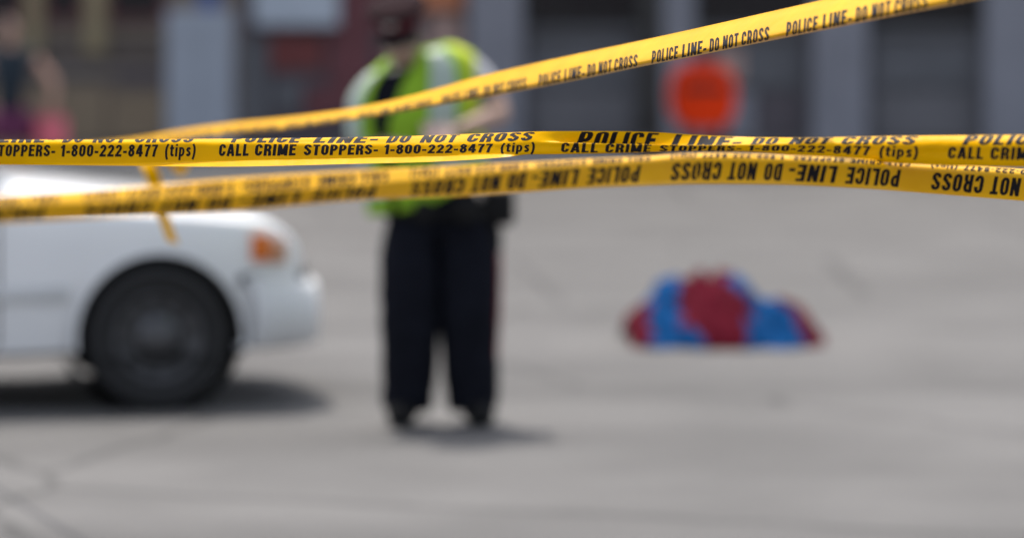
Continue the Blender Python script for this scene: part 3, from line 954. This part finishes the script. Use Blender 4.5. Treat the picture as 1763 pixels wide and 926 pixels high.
def build_pedestrian():
    D = 37.0; s = F / D
    X0 = (18 - 600) / s
    root = empty('person', (X0, D, 0))
    tag(root, 'pedestrian in a dark teal top and magenta skirt walking at the left edge', 'person')
    pel = V((0.0, 0, 0.95)); waist = V((0.0, 0, 1.08)); chest = V((0.01, 0, 1.28)); nb = V((0.0, 0, 1.46)); hc = V((-0.01, -0.02, 1.625))
    shL, shR = V((-0.18, 0, 1.40)), V((0.20, 0, 1.40))
    elL, elR = V((-0.30, 0.0, 1.12)), V((0.42, -0.02, 1.13))
    wrL, wrR = V((-0.28, -0.12, 0.90)), V((0.40, -0.06, 0.88))
    hipL, hipR = V((-0.09, 0, 0.90)), V((0.09, 0, 0.90))
    knL, knR = V((-0.10, -0.08, 0.48)), V((0.10, 0.06, 0.48))
    anL, anR = V((-0.10, -0.02, 0.09)), V((0.10, 0.24, 0.12))
    n_ = {'pel': (pel, (0.145, 0.11)), 'waist': (waist, (0.125, 0.095)), 'chest': (chest, (0.14, 0.105)), 'nb': (nb, 0.055), 'neck': (hc + V((0, 0.01, -0.08)), 0.05),
          'shL': (shL, 0.052), 'elL': (elL, 0.040), 'wrL': (wrL, 0.026), 'shR': (shR, 0.058), 'elR': (elR, 0.052), 'wrR': (wrR, 0.032),
          'hipL': (hipL, 0.085), 'knL': (knL, 0.055), 'anL': (anL, 0.036), 'hipR': (hipR, 0.085), 'knR': (knR, 0.055), 'anR': (anR, 0.036),
          'toL': (anL + V((0, -0.17, -0.045)), 0.028), 'toR': (anR + V((0, -0.16, -0.06)), 0.028)}
    e_ = [('pel', 'waist'), ('waist', 'chest'), ('chest', 'nb'), ('nb', 'neck'), ('chest', 'shL'), ('shL', 'elL'), ('elL', 'wrL'), ('chest', 'shR'), ('shR', 'elR'), ('elR', 'wrR'),
          ('pel', 'hipL'), ('hipL', 'knL'), ('knL', 'anL'), ('anL', 'toL'), ('pel', 'hipR'), ('hipR', 'knR'), ('knR', 'anR'), ('anR', 'toR')]
    parts = [skin_mesh(n_, e_, 'pel')]
    hm, f, u, r = head_mesh(hc, V((0.35, -0.93, -0.1)), V((0, 0, 1)), 1.0)
    parts.append(hm)
    parts += hand_chains(wrR, V((-0.02, -0.05, -1)), V((-1, 0, 0)), 1, 0.6)
    parts += hand_chains(wrL, V((0.02, -0.05, -1)), V((1, 0, 0)), -1, 0.35)
    body = join_meshes('body', parts, M['pale_skin'], root)
    eyes(hc, f, u, r, body)
    m = MB(); m.ball(hc - f * 0.022 + u * 0.026, 0.106, 0.84, 0.95, 1.0, n=14); m.build('hair', M['hair'], root)
    tn = {'w0': (pel + V((0, 0, -0.10)), (0.235, 0.175)), 'w': (pel + V((0, 0, 0.04)), (0.215, 0.15)), 'waist': (waist, (0.225, 0.14)), 'chest': (chest, (0.265, 0.16)), 'nb': (nb + V((0, 0, -0.035)), (0.11, 0.075)), 'shL': (shL, 0.068), 'mL': (lerp(shL, elL, 0.3), 0.064), 'shR': (shR, 0.072), 'mR': (lerp(shR, elR, 0.3), 0.068)}
    join_meshes('top', [skin_mesh(tn, [('w0', 'w'), ('w', 'waist'), ('waist', 'chest'), ('chest', 'nb'), ('chest', 'shL'), ('shL', 'mL'), ('chest', 'shR'), ('shR', 'mR')], 'chest')], M['teal'], root)
    m = MB()
    m.grid([[V(((rx + 0.012 * math.sin(9 * a)) * math.sin(a), -(ry + 0.012 * math.sin(9 * a)) * math.cos(a), z)) for a in [2 * math.pi * k / 60 for k in range(60)]] for z, rx, ry in ((0.89, 0.17, 0.13), (0.84, 0.215, 0.17), (0.75, 0.235, 0.20), (0.58, 0.26, 0.24))], close_v=True)
    o = m.build('skirt', M['magenta'], root)
    sm = o.modifiers.new('t', 'SOLIDIFY'); sm.thickness = 0.006
    for an in (anL, anR):
        bn = {'a': (an + V((0, 0.01, 0.0)), 0.044), 'b': (an + V((0, -0.08, -0.035)), (0.042, 0.036)), 't': (an + V((0, -0.19, -0.05)), (0.036, 0.028))}
        bt = join_meshes('shoe', [skin_mesh(bn, [('a', 'b'), ('b', 't')], 'a')], M['leather'], root)
        for v in bt.data.vertices: v.co.z = max(v.co.z, 0.002)
    # bag carried in the hand
    bag = empty('shopping_bag', (X0 + 0.40, D - 0.08, 0.50))
    tag(bag, 'pink shopping bag carried in the hand of the pedestrian', 'bag')
    m = MB()
    m.grid([[V((sx, sy, z)) for sx, sy in ((-hx, -hy), (0, -hy * 1.2), (hx, -hy), (hx * 1.02, 0), (hx, hy), (0, hy * 1.2), (-hx, hy), (-hx * 1.02, 0))] for z, hx, hy in ((0.0, 0.13, 0.06), (0.02, 0.14, 0.065), (0.15, 0.145, 0.06), (0.30, 0.14, 0.045))], close_v=True)
    m.cap(m.bm.verts[:8] if False else [v for v in list(m.bm.verts)[:8]])
    bb = m.build('bag_body', M['pink'], bag)
    for sy in (-1, 1):
        m = MB(); m.tube([V((0.09 * math.cos(a), sy * 0.03 * (1 - math.sin(a)) , 0.29 + 0.075 * math.sin(a))) for a in [R(12 * k) for k in range(16)]], 0.006, 6); m.build('bag_handle', M['pink'], bag)
build_pedestrian()

# ------------------------------------------------------------------ heap of cloth on the road at the lower right
def build_heap():
    D = 21.0
    sc = F / D
    X0 = wx(1078, D)
    L = 330 / sc
    root = empty('cloth_banner', (X0 + L * 0.55, D, 0))
    tag(root, 'crumpled crimson and blue striped cloth banner heaped on the road at the lower right', 'banner')
    ridge = [(0, 0.07), (0.1, 0.185), (0.25, 0.27), (0.4, 0.325), (0.55, 0.30), (0.68, 0.20), (0.82, 0.19), (1.0, 0.04)]
    def pt(t, q):      # t along the heap, q across it -1..1
        h = hermite(ridge, t)
        wid = 0.30 + 0.95 * h + 0.10 * mnoise.noise(V((t * 5, 3.3, q)))
        y = q * wid
        fall = max(0.0, 1 - abs(q) ** 1.7)
        fold = 0.085 * mnoise.noise(V((t * 9 + q * 1.5, q * 2.2, 0.7))) + 0.05 * mnoise.noise(V((t * 24 + q * 4, q * 4, 5.1)))
        cre = 0.055 * abs(math.sin(t * 21 + q * 3.5 + 2 * mnoise.noise(V((t * 4, q * 2, 8)))))
        z = 0.004 + h * fall + (fold + cre) * fall ** 0.6 * min(1, h / 0.12)
        return V(((t - 0.55) * L + 0.03 * mnoise.noise(V((q * 3, t * 6, 2))), y + 0.04 * mnoise.noise(V((t * 7, q * 3, 9))), max(0.004, z)))
    NT, NQ = 150, 70
    m = MB()
    g = m.grid([[pt(i / NT, -1 + 2 * j / NQ) for j in range(NQ + 1)] for i in range(NT + 1)])
    # broad printed stripes run across the cloth, bent with its folds
    for f in m.bm.faces:
        c = f.calc_center_median()
        t = c.x / L + 0.55 + 0.16 * mnoise.noise(V((c.y * 3, c.x * 2.2, 1))) + 0.06 * mnoise.noise(V((c.y * 9, c.x * 8, 4))) + 0.10 * c.y
        f.material_index = 1 if (0.085 < t < 0.27 or 0.56 < t < 0.78) else 0
    o = m.build('cloth', [M['cloth_red'], M['cloth_blue']], root, recalc=True)
    sm = o.modifiers.new('t', 'SOLIDIFY'); sm.thickness = 0.003; sm.offset = 1
build_heap()

# ------------------------------------------------------------------ printed tape
ST = 0.225            # stroke of the bold condensed capitals, cap height 1
def _arc(cx, cy, rx, ry, a0, a1, n=6):
    return [(cx + rx * math.cos(R(lerp(a0, a1, i / n))), cy + ry * math.sin(R(lerp(a0, a1, i / n)))) for i in range(n + 1)]

def glyph(ch):
    """width and centre line strokes [(points, closed)] of one letter"""
    h = ST / 2
    w = 0.54
    l, r, b, t = h, w - h, h * 0.9, 1 - h * 0.9
    cr = min(0.17, (r - l) / 2)
    cv = 0.20
    tl = lambda: _arc(l + cr, t - cv, cr, cv, 180, 90)
    S = []
    if ch in 'O0':
        if ch == '0': pass
        pts = _arc(r - cr, t - cv, cr, cv, 0, 90) + _arc(l + cr, t - cv, cr, cv, 90, 180) + _arc(l + cr, b + cv, cr, cv, 180, 270) + _arc(r - cr, b + cv, cr, cv, 270, 360)
        S = [(pts, True)]
    elif ch == 'C':
        S = [([(r, 0.64)] + _arc(r - cr, t - cv, cr, cv, 0, 90) + _arc(l + cr, t - cv, cr, cv, 90, 180) + _arc(l + cr, b + cv, cr, cv, 180, 270) + _arc(r - cr, b + cv, cr, cv, 270, 360) + [(r, 0.36)], False)]
    elif ch == 'S':
        c2 = 0.16
        S = [([(r, 0.70)] + _arc(r - cr, t - c2, cr, c2, 0, 90) + _arc(l + cr, t - c2, cr, c2, 90, 180) + [(l, 0.70)] + _arc(l + cr, 0.66, cr, 0.09, 180, 250, 4)
              + _arc(r - cr, 0.34, cr, 0.09, 70, 0, 4) + [(r, 0.30)] + _arc(r - cr, b + c2, cr, c2, 0, -90) + _arc(l + cr, b + c2, cr, c2, -90, -180) + [(l, 0.30)], False)]
    elif ch in 'PR':
        m_ = 0.43 if ch == 'P' else 0.47
        bow = [(l, t)] + [(r - cr, t)] + _arc(r - cr, (t + m_) / 2, cr, (t - m_) / 2, 90, -90, 10) + [(l, m_)]
        S = [([(l, 0), (l, 1)], False), (bow, False)]
        if ch == 'R': S.append(([(l + 0.20, m_), (r - 0.03, m_ - 0.10), (r, 0.28), (r + 0.01, 0)], False))
    elif ch == 'D':
        S = [([(l, 0), (l, 1)], False), ([(l, t), (r - cr, t)] + _arc(r - cr, t - cv, cr, cv, 90, 0) + _arc(r - cr, b + cv, cr, cv, 0, -90) + [(l, b)], False)]
    elif ch == 'E':
        w = 0.48; r = w
        S = [([(l, 0), (l, 1)], False), ([(l, t), (r, t)], False), ([(l, 0.52), (r - 0.04, 0.52)], False), ([(l, b), (r, b)], False)]
    elif ch == 'L':
        w = 0.46
        S = [([(l, 0), (l, 1)], False), ([(l, b), (w, b)], False)]
    elif ch == 'I':
        w = ST; S = [([(l, 0), (l, 1)], False)]
    elif ch == 'T':
        w = 0.50
        S = [([(0, t), (w, t)], False), ([(w / 2, 0), (w / 2, 1 - h)], False)]
    elif ch == 'N':
        w = 0.58; r = w - h
        S = [([(l, 0), (l, 1)], False), ([(r, 0), (r, 1)], False), ([(l, 0.97), (r, 0.03)], False)]
    elif ch == 'M':
        w = 0.72; r = w - h
        S = [([(l, 0), (l, 1)], False), ([(r, 0), (r, 1)], False), ([(l + 0.02, 0.96), (w / 2, 0.08)], False), ([(r - 0.02, 0.96), (w / 2, 0.08)], False)]
    elif ch == 'A':
        w = 0.60
        S = [([(0.09, 0), (w / 2 - 0.02, 1)], False), ([(w - 0.09, 0), (w / 2 + 0.02, 1)], False), ([(0.16, 0.27), (w - 0.16, 0.27)], False)]
    elif ch == '1':
        w = 0.40
        S = [([(0.28, 0), (0.28, 1)], False), ([(0.04, 0.75), (0.16, 0.78), (0.26, 0.92)], False)]
    elif ch == '2':
        S = [([(l, 0.66), (l, 0.74)] + _arc(w / 2, t - 0.2, r - w / 2, 0.2, 180, 0, 10) + [(r, 0.62), (r - 0.08, 0.46), (l + 0.10, 0.28), (l + 0.02, b + 0.02)], False), ([(0, b), (w, b)], False)]
    elif ch == '4':
        w = 0.58
        S = [([(0.38, 0), (0.38, 1)], False), ([(0.34, 0.96), (0.08, 0.33)], False), ([(0.0, 0.28), (w, 0.28)], False)]
    elif ch == '7':
        w = 0.50
        S = [([(0, t), (w, t)], False), ([(w - 0.09, t), (0.26, 0.45), (0.19, 0)], False)]
    elif ch == '8':
        S = [(_arc(w / 2, 0.745, r - w / 2 - 0.015, 0.168, 0, 340, 16), True), (_arc(w / 2, 0.295, r - w / 2, 0.205, 0, 340, 16), True)]
    elif ch == '-':
        w = 0.32; S = [([(0, 0.36), (w, 0.36)], False)]
    elif ch == '(':
        w = 0.32; S = [([(0.27, 1.02), (0.14, 0.75), (0.10, 0.40), (0.14, 0.05), (0.24, -0.22)], False)]
    elif ch == ')':
        w = 0.32; S = [([(0.05, 1.02), (0.18, 0.75), (0.22, 0.40), (0.18, 0.05), (0.08, -0.22)], False)]
    elif ch == 't':
        w = 0.38; S = [([(0.17, 0.95), (0.17, 0.16), (0.22, b), (w, b)], False), ([(0, 0.66), (w, 0.66)], False)]
    elif ch == 'i':
        w = ST; S = [([(l, 0), (l, 0.74)], False), ([(l, 0.85), (l, 1.02)], False)]
    elif ch == 'p':
        S = [([(l, -0.26), (l, 0.74)], False), ([(l, 0.65), (r - cr, 0.65)] + _arc(r - cr, 0.37, cr, 0.28, 90, -90, 8) + [(l, b)], False)]
    elif ch == 's':
        w = 0.46; r = w - h
        S = [([(r, 0.52), (r - 0.05, 0.64), (l + 0.05, 0.64), (l, 0.52), (l + 0.06, 0.42), (r - 0.04, 0.32), (r, 0.20), (r - 0.06, b), (l + 0.04, b), (l, 0.20)], False)]
    return w, S

def text_mesh(body, shear):
    bm = bmesh.new()
    x0 = 0.0
    for ch in body:
        w, strokes = glyph(ch)
        thin = 0.9 if ch in '()tips' else 1.0
        for pts, closed in strokes:
            # resample
            src = [V((p[0], p[1], 0)) for p in pts]
            if closed: src.append(src[0])
            out = []
            for p, q_ in zip(src, src[1:]):
                if (q_ - p).length < 1e-6: continue
                n = max(1, int((q_ - p).length / 0.09))
                out += [lerp(p, q_, i / n) for i in range(n)]
            if not closed: out.append(src[-1])
            N = len(out)
            rows = []
            for i, p in enumerate(out):
                pa = out[(i - 1) % N] if (closed or i > 0) else None
                pb = out[(i + 1) % N] if (closed or i < N - 1) else None
                t1 = (p - pa).normalized() if pa is not None else None
                t2 = (pb - p).normalized() if pb is not None else None
                if t1 is None: t1 = t2
                if t2 is None: t2 = t1
                tt = (t1 + t2)
                tt = tt.normalized() if tt.length > 0.2 else t2
                nn = V((-tt.y, tt.x, 0))
                mit = min(1.35, 1 / max(0.5, nn.dot(V((-t2.y, t2.x, 0)))))
                # stems heavier than bars
                wd = ST * thin * (1.0 - 0.20 * abs(tt.x)) * mit
                rows.append([bm.verts.new((x0 + p.x + nn.x * wd * k + shear * (p.y + nn.y * wd * k), p.y + nn.y * wd * k, 0)) for k in (-0.5, -0.17, 0.17, 0.5)])
            for i in range(N if closed else N - 1):
                ra, rb = rows[i], rows[(i + 1) % N]
                for k in range(3):
                    bm.faces.new((ra[k], ra[k + 1], rb[k + 1], rb[k]))
        x0 += w + 0.115
    return bm

PERIOD = 589.0
POLICE_LINE = [('POLICE', 398, 525), ('LINE-', 540, 652), ('DO', 664, 709), ('NOT', 722, 793), ('CROSS', 804, 921)]
CRIME_LINE = [('CALL', 377, 430), ('CRIME', 441, 513), ('STOPPERS-', 525, 651), ('1-800-222-8477', 662, 849), ('(tips)', 862, 921)]
CAP_H = 1.0

class Tape:
    """surf(px, v) -> point; px is the photo column where that piece of tape is seen, v runs across the width"""
    def __init__(self, surf, x0, x1, nx, nv=26):
        self.surf, self.x0, self.x1, self.nx, self.nv = surf, x0, x1, nx, nv

    def normal(self, x, v):
        e, ev = 2.0, 0.012
        a = self.surf(x + e, v) - self.surf(x - e, v)
        b = self.surf(x, min(1, v + ev)) - self.surf(x, max(0, v - ev))
        n = a.cross(b)
        return n.normalized() if n.length > 1e-9 else V((0, -1, 0))

    def sheet(self, name, parent=None, mtl='tape'):
        m = MB()
        m.grid([[self.surf(lerp(self.x0, self.x1, i / self.nx), j / self.nv) for j in range(self.nv + 1)] for i in range(self.nx + 1)])
        return m.build(name, M[mtl], parent, recalc=False)

    def print_lines(self, lines, t_to_px, periods, flip, parent, both=True, proud=0.0003):
        """lines: (words, v_top, v_base, shear); flip = printed upside down"""
        out = bmesh.new()
        for words, v0, v1, shear in lines:
            for w, xa, xb in words:
                src = text_mesh(w, shear)
                caps = [v.co for v in src.verts]
                mnx, mxx = min(c.x for c in caps), max(c.x for c in caps)
                for p in periods:
                    t0 = (xa - 377) / PERIOD + p
                    t1 = (xb - 377) / PERIOD + p
                    pa, pb = sorted((t_to_px(t0), t_to_px(t1)))
                    if pb < self.x0 + 5 or pa > self.x1 - 5: continue
                    vmap = {}
                    for side in ((1, -1) if both else (1,)):
                        vmap.clear()
                        for v in src.verts:
                            t = lerp(t0, t1, (v.co.x - mnx) / (mxx - mnx))
                            x = t_to_px(t)
                            h = v.co.y / CAP_H
                            vv = lerp(v1, v0, h)
                            if flip: vv = 1 - vv
                            vv = min(0.995, max(0.005, vv))
                            pnt = self.surf(x, vv)
                            n = self.normal(x, vv)
                            if n.y > 0 and False: n = -n
                            vmap[v] = out.verts.new(pnt + n * proud * side)
                        for f in src.faces:
                            try: out.faces.new([vmap[v] for v in f.verts])
                            except ValueError: pass
                src.free()
        me = bpy.data.meshes.new('lettering')
        bmesh.ops.triangulate(out, faces=out.faces[:])
        out.to_mesh(me); out.free()
        return link('lettering', me, parent, [M['ink']])

def wrinkle(x, v, seed, amp):
    return amp * (1.3 * mnoise.noise(V((x / 130.0, v * 1.2, seed))) + 0.7 * mnoise.noise(V((x / 45.0, v * 2.5, seed + 9))) + 0.35 * mnoise.noise(V(((x + 60 * v) / 14.0, v * 3, seed + 5))))

def prof_surf(keys, depth, seed, amp_mm=1.0, sharp=None):
    """keys: [(px, [(v, y px, towards-camera mm), ...])] every list with the same v count"""
    nk = len(keys[0][1])
    tracks = [([(k[0], k[1][i][0]) for k in keys], [(k[0], k[1][i][1]) for k in keys], [(k[0], k[1][i][2]) for k in keys]) for i in range(nk)]
    cache = {}
    def prof(x):
        kx = round(x, 3)
        if kx not in cache:
            cache[kx] = [tuple(hermite(tr, x) for tr in t) for t in tracks]
        return cache[kx]
    def surf(x, v):
        p = prof(x)
        yk = [(a, b) for a, b, c in p]; dk = [(a, c) for a, b, c in p]
        if sharp is None:
            y = hermite(yk, v); dm = hermite(dk, v)
        elif v <= yk[sharp][0]:
            y = hermite(yk[:sharp + 1], v); dm = hermite(dk[:sharp + 1], v)
        else:
            y = hermite(yk[sharp:], v); dm = hermite(dk[sharp:], v)
        d = depth(x) - (dm + wrinkle(x, v, seed, amp_mm)) / 1000.0
        return P(x, y, d)
    return surf

# ---- main tape, in focus
dm = lambda x: interp([(-900, 8.15), (0, 7.72), (600, 7.42), (1200, 7.08), (2600, 6.2)], x)
main_keys = [
    (-900, [(0, 262, -34), (.30, 256, -12), (.40, 259, -3), (.46, 262, 0), (.62, 272, 1), (.86, 288, 2), (.93, 293, 2), (1, 298, 1)]),
    (-200, [(0, 249, -34), (.30, 243, -12), (.40, 246, -3), (.46, 249, 0), (.62, 260, 1), (.86, 276, 2), (.93, 280, 2), (1, 285, 1)]),
    (0,    [(0, 247, -34), (.30, 241, -12), (.40, 245, -3), (.46, 249, 0), (.62, 259, 1), (.86, 275, 2), (.93, 279, 2), (1, 284, 1)]),
    (190,  [(0, 245, -34), (.27, 240.5, -13), (.40, 245, -3), (.46, 249, 0), (.62, 259, 1), (.86, 276.5, 3), (.93, 281.5, 4), (1, 285.5, 10)]),
    (400,  [(0, 243, -34), (.24, 239, -15), (.40, 245, -3), (.46, 248, 0), (.62, 258, 4), (.84, 274, 9), (.87, 276.5, 10), (1, 287, 27)]),
    (600,  [(0, 238, -30), (.12, 236.5, -20), (.40, 246, -4), (.46, 249, 0), (.62, 257, 4), (.84, 271, 8), (.87, 272.5, 9), (1, 282.5, 26)]),
    (760,  [(0, 232.5, -27), (.10, 234, -22), (.40, 245, -4), (.46, 248.5, 0), (.62, 256, 4), (.84, 267.5, 8), (.87, 269, 9), (1, 278, 25)]),
    (860,  [(0, 229, -22), (.10, 231, -18), (.40, 243.5, -3), (.46, 247, 0), (.62, 254, 3), (.80, 263.5, 8), (.86, 265.5, 9), (1, 271.5, 20)]),
    (930,  [(0, 226.5, -12), (.10, 229, -10), (.40, 242, -1), (.46, 245, 1), (.62, 253, 2), (.78, 262.5, 4), (.85, 266, 3), (1, 264, -9)]),
    (1010, [(0, 226, -4), (.10, 229.5, -4), (.38, 249.5, -6), (.445, 246.5, 2), (.62, 255, 4), (.78, 263, 4), (.84, 265, 2), (1, 261, -10)]),
    (1080, [(0, 226.5, -3), (.10, 230.5, -3), (.36, 251, -6), (.445, 248, 3), (.62, 256, 5), (.76, 262, 4), (.82, 263.5, 1), (1, 259, -10)]),
    (1140, [(0, 228.5, -6), (.10, 232.5, -6), (.34, 250, 2), (.445, 249.5, 6), (.62, 256, 6), (.76, 260.5, 4), (.82, 261.5, 1), (1, 257, -10)]),
    (1200, [(0, 232.5, -12), (.10, 236, -10), (.32, 250, 4), (.445, 250.5, 8), (.62, 256, 7), (.76, 259.5, 4), (.82, 260, 1), (1, 256, -10)]),
    (1340, [(0, 237, -24), (.10, 239, -18), (.32, 246, 0), (.445, 249.5, 4), (.62, 255, 4), (.76, 260, 3), (.86, 263, 2), (1, 265, -4)]),
    (1560, [(0, 234, -26), (.10, 236, -18), (.32, 245, -4), (.445, 251, 0), (.62, 262, 1), (.76, 270, 2), (.86, 276, 2), (1, 282, 0)]),
    (1800, [(0, 232, -24), (.10, 234, -18), (.32, 244, -4), (.445, 252, 0), (.62, 265, 1), (.76, 275, 2), (.86, 282, 2), (1, 288, 0)]),
    (2600, [(0, 226, -20), (.10, 229, -14), (.32, 241, -4), (.445, 249, 0), (.62, 264, 1), (.76, 275, 2), (.86, 283, 2), (1, 290, 0)]),
]
main_t = [(-2.5, -930), (-1.516, -415), (-0.516, 105), (-0.0764, 337), (0, 377), (0.484, 662), (0.9236, 921), (1.0, 966), (1.1087, 1042), (1.24, 1128), (2.0, 1632), (3.0, 2310)]
tape = empty('police_tape', P(600, 260, dm(600)))
tag(tape, 'sharp yellow police tape with black lettering, level and in front of the officer', 'tape', 'lengths of police tape')
tp = Tape(prof_surf(main_keys, dm, 3.0, 1.2, 6), -880, 2580, 900, 60)
def adopt(o, root):
    o.parent = root
    o.matrix_parent_inverse = Matrix.Translation(root.location).inverted()
sh = tp.sheet('strip'); adopt(sh, tape)
lt = tp.print_lines([(POLICE_LINE, 0.035, 0.415, 0.28), (CRIME_LINE, 0.465, 0.775, 0.10)], lambda t: hermite(main_t, t), (-2, -1, 0, 1, 2), False, None)
adopt(lt, tape)

# ---- upper tape, running away to the left
def upper_l2px(l):
    return CX + F * (0.604 - 0.28 * l) / (7.72 + 0.96 * l)
def upper_px2d(px):
    k = (px - CX) / F
    l = (0.604 - 7.72 * k) / (0.28 + 0.96 * k)
    return 7.72 + 0.96 * l
du = lambda x: upper_px2d(max(-620, x))
def uk(x, top, bot, bend=0.74, tilt=1.0):
    h = bot - top
    return (x, [(0, top, -70), (.08, top + .07 * h, -62), (.3, top + .30 * h, -26), (.55, top + .58 * h, 14), (bend, top + .82 * h, 40), (.86, top + .93 * h, 30), (1, bot, -20)])
upper_keys = [uk(-600, 262, 276), uk(-100, 258, 276), uk(120, 252, 272), uk(250, 237, 254), uk(300, 226.5, 243), uk(400, 212, 231), uk(500, 201.5, 222), uk(600, 188, 208), uk(700, 167, 192), uk(760, 150.5, 181), uk(800, 138.5, 174),
              uk(900, 114, 156), uk(1000, 92, 137), uk(1100, 71, 116), uk(1200, 49, 96.5), uk(1320, 22, 72), uk(1480, -14, 40), uk(1763, -80, -16), uk(2400, -230, -150)]
tape2 = empty('police_tape', P(900, 135, du(900)))
tag(tape2, 'yellow police tape slanting up to the right across the chest of the officer', 'tape', 'lengths of police tape')
tp2 = Tape(prof_surf(upper_keys, du, 11.0, 4.0), -580, 2300, 620, 26)
sh = tp2.sheet('strip'); adopt(sh, tape2)
lt = tp2.print_lines([(POLICE_LINE, 0.47, 0.90, 0.12)], lambda t: upper_l2px(-(t - 0.0357) * 0.69), (-7, -6, -5, -4, -3, -2, -1, 0, 1, 2, 3), False, None)
adopt(lt, tape2)

def ribbon(pts, width_dir, w, name, parent, sub=8):
    """a loose end of tape: a bent ribbon through points"""
    rows = []
    ks = list(range(len(pts)))
    n = (len(pts) - 1) * sub
    for i in range(n + 1):
        t = i / sub
        c = V([hermite([(k, pts[k][a]) for k in ks], t) for a in range(3)])
        wd = V([hermite([(k, width_dir[k][a]) for k in ks], t) for a in range(3)]).normalized()
        rows.append([c + wd * w * (j / 6 - 0.5) + V((0, 0.006 * math.sin(j + t * 2), 0)) for j in range(7)])
    m = MB(); m.grid(rows)
    o = m.build(name, M['tape'], None)
    adopt(o, parent)
    return o
dk = du(255) - 0.04
# loose ends knotted round the upper tape, hanging behind the level tapes
ribbon([P(246, 248, dk), P(252, 276, dk - 0.05), P(262, 300, dk - 0.08), P(272, 340, dk - 0.05), P(284, 380, dk), P(298, 418, dk + 0.03)],
       [V((1, 0.1, -0.2)), V((1, 0.2, -0.2)), V((1, 0.3, -0.1)), V((0.8, 0.6, 0)), V((0.7, 0.7, -0.2)), V((0.7, 0.7, -0.3))], 0.05, 'loose_end', tape2)
ribbon([P(258, 250, dk), P(280, 268, dk - 0.06), P(308, 292, dk - 0.08), P(328, 282, dk - 0.05), P(322, 258, dk), P(280, 248, dk + 0.02)],
       [V((0.3, 0.5, -0.8)), V((0.3, 0.5, -0.8)), V((0.1, 0.6, -0.8)), V((-0.4, 0.6, -0.6)), V((-0.4, 0.6, -0.6)), V((0, 0.5, -0.8))], 0.045, 'loose_loop', tape2)

# ---- lower tape, nearer and upside down
dl = lambda x: interp([(-900, 4.8), (0, 5.40), (600, 5.90), (1200, 6.62), (2600, 7.7)], x)
def lk(x, top, edge, bot, strip=0.0):
    h = bot - edge
    return (x, [(0, top + 2, -34), (.06, top, -30), (.20, lerp(top, edge, .45), -17), (.36, edge, -3), (.45, edge + .10 * h, 1), (.65, edge + .45 * h, -3), (.85, edge + .84 * h, -13 + 8 * strip), (1, bot, -24 + 22 * strip)])
lower_keys = [lk(-900, 402, 415, 448), lk(-300, 360, 373, 406), lk(0, 337, 352, 385), lk(200, 324, 343, 375), lk(400, 307, 332, 364), lk(600, 294, 317, 346), lk(800, 284.5, 299, 338), lk(900, 279.5, 290, 331, .3),
              lk(1000, 274, 283, 324, .8), lk(1100, 269.5, 277, 320, 1), lk(1200, 263.5, 270.5, 317, 1), lk(1400, 269, 276, 320, 1), lk(1763, 291, 299, 346, .6), lk(2600, 352, 362, 410, 0)]
tape3 = empty('police_tape', P(600, 320, dl(600)))
tag(tape3, 'blurred yellow police tape with upside down lettering, lowest of the three', 'tape', 'lengths of police tape')
tp3 = Tape(prof_surf(lower_keys, dl, 21.0, 2.4), -880, 2580, 560, 26)
sh = tp3.sheet('strip', mtl='tape_gloss'); adopt(sh, tape3)
low_t = [(-3, 2480), (-2, 2030), (-1, 1568), (0, 1120), (1, 668), (2, 100), (3, -500), (4, -1100)]
lt = tp3.print_lines([(POLICE_LINE, 0.14, 0.50, 0.22), (CRIME_LINE, 0.60, 0.86, 0.10)], lambda t: hermite(low_t, t), (-3, -2, -1, 0, 1, 2, 3), True, None)
adopt(lt, tape3)
